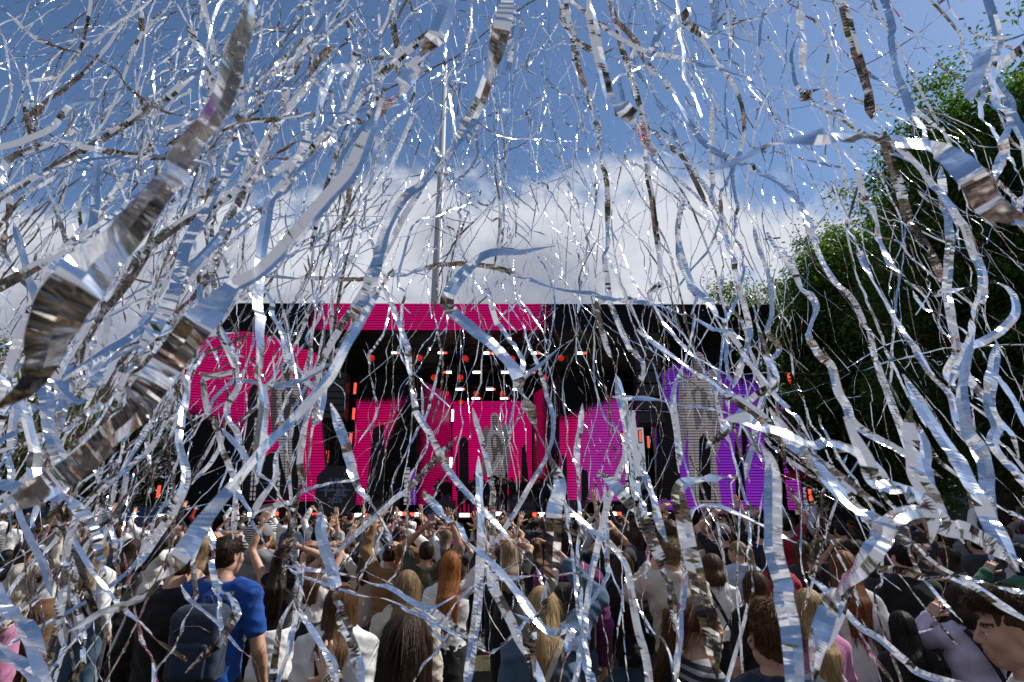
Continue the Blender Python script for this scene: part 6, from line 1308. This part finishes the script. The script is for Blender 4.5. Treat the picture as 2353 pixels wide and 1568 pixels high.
# the streamers one can follow in the photograph: course (pixels), width (pixels); width of the foil in metres fixes the distance
TR = [
 ([(596, -30, 60), (575, 50, 50), (545, 120, 32), (490, 250, 24), (445, 330, 28), (400, 410, 60), (300, 545, 86), (200, 650, 104), (140, 740, 100), (115, 850, 52), (60, 920, 50), (-20, 970, 60)], 0, .034, .35),
 ([(892, 205, 12), (850, 310, 20), (810, 395, 22), (760, 452, 18), (690, 535, 20), (610, 610, 24), (540, 660, 40), (500, 700, 62), (455, 745, 68), (390, 830, 66), (330, 910, 68), (260, 1005, 60), (170, 1075, 58), (60, 1140, 62), (-30, 1190, 70)], 0, .034, .35),
 ([(1045, -20, 36), (990, 85, 40), (950, 140, 37), (905, 205, 38), (850, 255, 30), (800, 330, 18), (770, 420, 12)], 0, .027, .5),
 ([(1175, -20, 38), (1155, 80, 40), (1125, 190, 37), (1095, 260, 36), (1050, 330, 36), (985, 410, 32), (930, 455, 27), (890, 530, 27), (865, 620, 34), (825, 720, 36), (780, 810, 32), (730, 900, 22)], 0, .028, .45),
 ([(900, 620, 16), (800, 780, 22), (740, 880, 26), (670, 965, 27), (590, 1050, 26), (520, 1130, 30), (470, 1190, 40), (400, 1280, 45), (330, 1345, 42), (240, 1400, 38), (130, 1470, 34)], 0, .026, .35),
 ([(1500, 340, 28), (1560, 368, 40), (1640, 378, 40), (1700, 352, 42), (1760, 322, 46), (1830, 308, 58), (1920, 306, 60), (2010, 318, 50), (2090, 328, 44), (2170, 352, 46), (2235, 405, 54), (2280, 475, 54), (2370, 515, 60)], 0, .032, .45),
 ([(1345, -20, 20), (1362, 80, 22), (1380, 165, 20), (1397, 230, 24), (1430, 250, 36), (1465, 295, 34), (1505, 350, 22)], 0, .024, .5),
 ([(1275, 568, 12), (1200, 580, 22), (1130, 592, 24), (1080, 630, 28), (1035, 690, 32), (1042, 728, 32), (1110, 780, 34), (1155, 830, 34), (1185, 890, 36), (1225, 1000, 32), (1285, 1105, 30), (1272, 1170, 36), (1270, 1240, 36), (1262, 1320, 36), (1245, 1380, 34), (1215, 1460, 30), (1225, 1575, 26)], 0, .03, .45),
 ([(1915, -20, 22), (1940, 80, 22), (1965, 160, 22), (2000, 260, 21), (2030, 320, 20), (2060, 400, 20), (2090, 500, 20), (2135, 570, 18), (2180, 660, 16)], 0, .03, .45),
 ([(2020, -20), (2045, 60), (2060, 140), (2075, 210), (2100, 280), (2150, 370), (2190, 420)], 20, .028, .6), ([(1560, -20), (1580, 80), (1600, 160), (1612, 215)], 14, .02, .3),
 ([(1888, 600), (1917, 661), (1954, 694), (1982, 750), (2010, 811), (2029, 848), (2052, 914), (2076, 989)], 18, .03, .5), ([(1912, 455), (1959, 567), (1991, 633), (2029, 694), (2066, 764), (2104, 816), (2132, 858), (2184, 909), (2207, 975), (2245, 1022), (2259, 1115)], 19, .03, .5),
 ([(2020, 505), (2052, 605), (2090, 656), (2123, 713), (2165, 727), (2207, 760), (2259, 816), (2301, 881), (2334, 952), (2365, 1010)], 20, .03, .5), ([(2184, 545), (2188, 614), (2184, 670), (2193, 741), (2212, 806), (2231, 880)], 22, .03, .4),
 ([(2231, 661), (2277, 647), (2320, 666), (2338, 713), (2310, 759), (2263, 788), (2216, 802), (2188, 834), (2179, 863), (2207, 895), (2259, 924), (2287, 960)], 24, .03, .5), ([(1842, 647), (1874, 703), (1842, 759), (1856, 816), (1888, 844), (1907, 895), (1931, 933), (1945, 966), (1982, 994), (2043, 1027)], 22, .03, .45),
 ([(1748, 590), (1766, 661), (1771, 722), (1762, 764), (1790, 806), (1771, 834), (1771, 881), (1757, 919), (1743, 990)], 16, .028, .5), ([(1820, 1020), (1842, 1040), (1888, 1087), (1917, 1125), (1960, 1175)], 36, .03, .3),
 ([(1748, 985), (1842, 1017), (1917, 1031), (1973, 1069), (2001, 1115), (2057, 1125), (2104, 1144), (2150, 1185)], 34, .03, .5), ([(2132, 1045), (2127, 1092), (2146, 1139), (2176, 1185)], 32, .028, .4), ([(2150, 985), (2193, 1050), (2221, 1106), (2252, 1160)], 34, .03, .4), ([(2221, 860), (2216, 928), (2226, 999), (2263, 1050), (2277, 1115), (2291, 1180)], 30, .03, .5), ([(2278, 860), (2274, 930), (2292, 975), (2283, 1022), (2320, 1070), (2352, 1110)], 28, .03, .5),
 ([(1764, 1070), (1772, 1226), (1783, 1284), (1802, 1341), (1806, 1380), (1822, 1450), (1831, 1575)], 42, .03, .4), ([(1880, 1575, 48), (1886, 1482, 46), (1908, 1396, 44), (1930, 1338, 46), (1972, 1296, 48), (2014, 1236, 48), (2036, 1204, 44), (2084, 1175, 42), (2142, 1181, 40), (2167, 1210, 40), (2218, 1223, 40), (2276, 1258, 40), (2360, 1300, 42)], 0, .03, .4), ([(1943, 1402), (1985, 1322), (2050, 1315), (2148, 1328), (2244, 1338), (2360, 1372)], 22, .026, .5), ([(1868, 1060), (1918, 1120), (1962, 1168), (2022, 1200)], 36, .03, .4), ([(1920, 1395), (1970, 1444), (2020, 1472), (2075, 1515), (2135, 1550)], 22, .026, .5), ([(1985, 1064), (2002, 1124), (2042, 1124), (2084, 1133), (2132, 1159), (2150, 1195)], 40, .03, .4), ([(2125, 1064), (2132, 1114), (2160, 1152), (2175, 1178)], 38, .03, .4), ([(2045, 1210), (2100, 1252), (2135, 1284), (2180, 1316), (2260, 1360)], 24, .026, .6),
 ([(1378, 1088, 20), (1416, 1124, 26), (1448, 1162, 27), (1480, 1204, 26), (1502, 1258, 26), (1528, 1316, 26), (1540, 1370, 22), (1550, 1450, 18)], 0, .03, .45), ([(1690, 1092, 28), (1650, 1098, 34), (1582, 1101, 36), (1560, 1130, 36), (1573, 1194, 36), (1586, 1258, 37), (1602, 1322, 38), (1614, 1386, 38), (1634, 1450, 38), (1645, 1570, 38)], 0, .03, .4), ([(1700, 1186), (1650, 1166), (1605, 1172), (1592, 1226), (1579, 1290), (1573, 1386), (1560, 1480)], 24, .028, .5),
 ([(1450, 1060), (1464, 1130), (1480, 1226), (1477, 1290), (1484, 1360)], 22, .028, .5), ([(1368, 1226), (1406, 1258), (1440, 1306), (1455, 1376), (1470, 1450), (1490, 1514), (1500, 1575)], 20, .026, .5), ([(1330, 1060), (1333, 1160), (1330, 1258), (1340, 1322), (1342, 1390)], 18, .026, .5), ([(1317, 1274), (1323, 1354), (1336, 1434), (1343, 1475)], 16, .026, .5), ([(1176, 1418), (1195, 1466), (1218, 1514), (1236, 1575)], 26, .028, .4), ([(1394, 1290), (1397, 1322), (1371, 1370), (1352, 1405), (1340, 1450)], 14, .024, .6), ([(1474, 1402), (1496, 1444), (1522, 1482), (1545, 1530)], 14, .024, .5), ([(1243, 1444), (1282, 1463), (1317, 1450), (1310, 1498), (1336, 1472), (1355, 1514), (1360, 1570)], 24, .028, .6),
 ([(730, 1150, 18), (738, 1188, 24), (748, 1245, 26), (767, 1296, 28), (780, 1348, 29), (786, 1405, 28), (806, 1460, 28), (818, 1514, 28), (832, 1580, 30)], 0, .03, .4), ([(774, 1309), (818, 1319), (854, 1341), (895, 1354), (940, 1386), (994, 1421)], 20, .028, .5), ([(825, 1367), (876, 1380), (927, 1402), (990, 1424), (1010, 1450)], 18, .026, .5), ([(1017, 1165), (1042, 1194), (1068, 1236), (1100, 1274), (1138, 1322), (1180, 1376)], 30, .03, .5), ([(1129, 1098), (1135, 1194), (1132, 1258), (1138, 1310)], 15, .026, .5), ([(620, 1100), (642, 1146), (665, 1220), (668, 1290), (681, 1341), (684, 1402), (703, 1450)], 24, .028, .5), ([(812, 1085), (825, 1124), (854, 1162), (872, 1190)], 26, .03, .4), ([(977, 1085), (940, 1124), (905, 1146), (866, 1182)], 18, .026, .5), ([(1004, 1444), (1062, 1485), (1087, 1498), (1126, 1501), (1176, 1450)], 22, .028, .5), ([(1190, 1335), (1138, 1340), (1087, 1342), (1030, 1370)], 24, .028, .5), ([(652, 1421), (636, 1466), (623, 1514), (616, 1550)], 22, .028, .5), ([(671, 1444), (665, 1482), (652, 1520), (640, 1570)], 24, .028, .5), ([(1068, 1370), (1030, 1412), (1036, 1444), (1020, 1470)], 18, .026, .5), ([(1100, 1245), (1094, 1354), (1087, 1418), (1078, 1482)], 24, .028, .5), ([(588, 1178), (630, 1165), (665, 1156), (700, 1130)], 14, .024, .5),
 ([(42, 1156), (64, 1210), (90, 1258), (110, 1295)], 20, .024, .3), ([(99, 1143), (138, 1152), (160, 1178), (192, 1220)], 44, .03, .4), ([(-20, 1350), (32, 1392), (64, 1424), (83, 1450), (93, 1488), (100, 1575)], 44, .03, .4), ([(448, 1335), (442, 1386), (410, 1444), (390, 1492), (371, 1530)], 24, .028, .5), ([(320, 1402), (336, 1450), (352, 1498), (366, 1575)], 22, .028, .5), ([(493, 1316), (512, 1358), (528, 1360), (545, 1400), (528, 1428), (505, 1460)], 24, .028, .5), ([(488, 1335), (496, 1386), (500, 1430)], 13, .022, .5), ([(205, 1296), (243, 1338), (275, 1376), (307, 1410)], 24, .028, .4), ([(298, 1108), (291, 1162), (272, 1194), (250, 1240)], 14, .024, .5), ([(512, 1444), (550, 1482), (586, 1514), (600, 1570)], 16, .024, .5), ([(0, 1480), (40, 1500), (95, 1530), (140, 1575)], 36, .028, .5),
 ([(-20, 480), (60, 430), (130, 400), (230, 380), (330, 376), (400, 372)], 17, .022, .5), ([(480, 305), (570, 290), (650, 282), (720, 272), (800, 268)], 15, .022, .5), ([(215, 460), (200, 560), (160, 640), (130, 720), (90, 790), (60, 870)], 22, .026, .4), ([(60, 640), (80, 700), (55, 760), (20, 830), (30, 900), (0, 960)], 24, .028, .5), ([(340, 780), (390, 690), (400, 640), (420, 560), (470, 480)], 30, .028, .4), ([(140, 880), (190, 920), (230, 830), (270, 790), (330, 770)], 28, .028, .6), ([(20, 900), (45, 980), (70, 1060), (80, 1140)], 34, .03, .5), ([(100, 900), (120, 990), (150, 1080), (130, 1150)], 30, .03, .5), ([(430, 900), (405, 1010), (420, 1100), (400, 1170), (360, 1230)], 24, .028, .5), ([(700, 960), (650, 1040), (640, 1100), (600, 1150)], 20, .026, .5), ([(510, 760), (560, 870), (530, 950), (560, 1050), (545, 1120)], 16, .026, .5), ([(640, 760), (660, 840), (720, 900), (700, 960), (690, 1050)], 18, .026, .6), ([(590, 885), (640, 890), (690, 880), (760, 850), (740, 900)], 22, .028, .6),
 ([(1140, 740), (1200, 830), (1190, 880), (1225, 860)], 16, .026, .5), ([(905, 700), (935, 790), (945, 890), (990, 1000), (1030, 1080), (1090, 1160)], 18, .026, .5), ([(1420, 760), (1470, 850), (1450, 960), (1480, 1060)], 16, .026, .5), ([(1580, 640), (1640, 720), (1700, 780), (1760, 820), (1790, 880), (1740, 920)], 24, .03, .4), ([(1560, 560), (1590, 690), (1575, 800), (1545, 900), (1560, 1000)], 18, .028, .5), ([(1510, 910), (1570, 930), (1630, 940), (1690, 960), (1730, 1010)], 24, .028, .5), ([(1600, 860), (1660, 900), (1740, 950), (1790, 1000), (1860, 1050)], 26, .028, .4),
 ([(2360, 60), (2300, 85), (2265, 105), (2255, 130)], 34, .028, .5), ([(2270, -10), (2300, 90), (2285, 160), (2330, 230), (2320, 310)], 22, .028, .5), ([(2330, 130), (2290, 170), (2300, 250), (2340, 330), (2370, 400)], 28, .03, .5), ([(2260, 210), (2280, 290), (2320, 380), (2365, 450)], 20, .028, .5), ([(2080, 350), (2150, 420), (2190, 500), (2230, 560), (2260, 640), (2240, 720)], 22, .03, .5), ([(1645, 380), (1660, 520), (1690, 640), (1720, 760), (1700, 850)], 16, .028, .5), ([(1850, 130), (1870, 200), (1855, 215), (1895, 210), (1920, 250), (1950, 270)], 20, .028, .4),
]
for it_, (pts, wpx, wm, tw) in enumerate(TR):
    base = None; big = len(pts[0]) == 3
    if big:                                                  # where it looks narrow it is turned edge-on
        wq = np.array([q[2] for q in pts], float); ws = np.maximum(wq, .82 * wq.max()); base = np.arccos(np.clip(wq / ws, .2, 1)) * .85
        ctrl = [atd(q[0], q[1], wm * FPX / k) for q, k in zip(pts, ws)]; D = wm * FPX / wq.max()
    else:
        p0, p1 = np.array(pts[0], float), np.array(pts[-1], float); q0, q1 = p0 - np.array(pts[1]), p1 - np.array(pts[-2])
        ex = rs.uniform(40, 190, 2)                           # the foil runs on past the stretch that was followed
        pts = [tuple(p0 + q0 / np.linalg.norm(q0) * ex[0] + rs.normal(0, 14, 2))] + list(pts) + [tuple(p1 + q1 / np.linalg.norm(q1) * ex[1] + rs.normal(0, 14, 2))]
        D = wm * FPX / wpx; D0 = D * rs.uniform(.92, 1.08); D1 = D * rs.uniform(.92, 1.1)
        ctrl = [atd(x, y, D0 + (D1 - D0) * i / (len(pts) - 1)) for i, (x, y) in enumerate(pts)]
        ctrl = np.array(ctrl); ctrl0 = ctrl - (0, 0, CAMZ); ctrl = ctrl0 * (1 + np.clip(.78 * (ctrl0[:, 2] - ctrl0[:, 2].mean()), -.38, .38) / np.maximum(ctrl0[:, 1], .3))[:, None] + (0, 0, CAMZ)
    nar = not big and wpx < 30
    streamer(ctrl, wm * (.85 if nar else 1), .0045 if D < 1 else .009, rs, wander=.004 * min(1.5, D) if big else .009, twist=tw * .6 if big else tw * 1.5 if nar else tw, crumple=.6 if D < .8 else .9, lim=.4 if big else 1.3 if nar else .8, up={0: -.25, 1: .3, 2: .8, 3: .6, 4: .6}.get(it_, .6), base=base, soft=D < .8, pref=-1 if it_ == 0 else 1)
# the many others, hanging in the air between the camera and the stage
def density(px, py):
    if py < 700:
        d = 1.0 if px < 900 else .8 if px < 1250 else .5 if px < 1700 else .34
        if px < 900 and py < 560: d *= 1.5
        return d
    if py < 1180: return .55 if px < 1300 else .42
    return .3
NEARW = [(.009, .3), (.018, .42), (.028, .28)]
stuffV, stuffQ, stuffU, sn = [], [], [], 0
rows = []
for x0, x1, y0, y1, d0, d1, num in ((-20, 460, 740, 1340, 1.3, 3.2, 12), (460, 760, 760, 1160, 1.6, 4, 7), (700, 1350, 1130, 1540, 1.6, 4, 10), (1450, 2360, 880, 1540, 1.4, 3.4, 14), (0, 900, 60, 700, 1.5, 2.6, 10)):
    for _ in range(num): D = rs.uniform(d0, d1); w = rs.uniform(.016, .028); rows.append((w / D, rs.uniform(x0, x1), rs.uniform(y0, y1), D, w))
while len(rows) < 385:
    px, py = rs.uniform(-60, 2410), rs.uniform(-120, 1480)
    if rs.rand() > density(px, py) / 1.5: continue
    D = math.exp(rs.uniform(math.log(2.0), math.log(8.0)))
    if py > 1180: D = rs.uniform(2.2, 6)
    w = rs.choice([.007, .014, .024], p=[.3, .42, .28]); rows.append((w / D, px, py, D, w))
while len(rows) < 760:                                      # fine strands across the whole picture
    px, py = rs.uniform(-40, 2400), rs.uniform(-80, 1250)
    if px > 1850 and rs.rand() < .4: continue
    D = rs.uniform(2.6, 9); w = rs.choice([.004, .007, .012], p=[.3, .4, .3]); rows.append((w / D, px, py, D, w))
rows.sort(reverse=True)
NIND = max(0, 296 - len(STR))
for k, (_, px, py, D, w) in enumerate(rows):
    c = atd(px, py, D); L = rs.uniform(.9, 3.8) * (1 if py < 1180 else .55) * (.6 + .13 * D)
    if rs.rand() < .9:
        lx = (px - 1176) / 1176; d = np.array((-lx * .16 + rs.normal(0, .2) + (.08 if px < 1000 and py < 700 else 0), .2 + rs.normal(0, .16), 1.0))
    else: d = rs.normal(0, 1, 3) * (1, .5, .55)
    d /= np.linalg.norm(d); m = 7; bend = rs.normal(0, .11, 3) * L * (1, 1, .3)
    ctrl = []
    for i in range(m):
        t = i / (m - 1) - .5; ctrl.append(c + d * L * t + bend * (4 * t * t) + rs.normal(0, .012 + .012 * L, 3))
    if rs.rand() < .22:                                     # a curl in the tail
        for q in range(3): ctrl.append(ctrl[-1] + np.array((.09 * math.cos(q * 1.7 + px), .05, .08 * math.sin(q * 1.7 + px))))
    ctrl = np.array(ctrl); ctrl[:, 2] = np.maximum(ctrl[:, 2], .3)
    pj = [proj(q) for q in catmull(ctrl, 24)]
    if any(x0 < a < x1 and b > y0 for a, b, _ in pj for x0, x1, y0 in ((400, 610, 1215), (850, 1010, 1395), (690, 800, 1430), (2225, 2360, 1350), (1705, 1830, 1375), (1000, 1080, 1260), (1480, 1600, 1240))): continue
    dep = (ctrl[:, 1] * CP + (ctrl[:, 2] - CAMZ) * SP).min()
    if dep < .8: continue
    st = min(.03, max(.01, 2.3 * D / 569)); kw = dict(wander=.012 + .03 * rs.rand() ** 2, twist=1.1, face=0 if rs.rand() < .3 else 1, crumple=1.2, lim=1.35)
    if k < NIND: streamer(ctrl, w, st, rs, **kw)
    else:
        V, Q, U, C = ribbon_arrays(ctrl, w, st, rs, **kw); stuffV.append(V); stuffQ.append(Q + sn); stuffU.append(U); sn += len(V)
tag(mk('distant_streamers', np.concatenate(stuffV), np.concatenate(stuffQ), FOIL, None, False, uv=np.concatenate(stuffU)), 'swarm of thin far silver streamers glittering in the air', 'streamers', kind='stuff')
unique(STR)
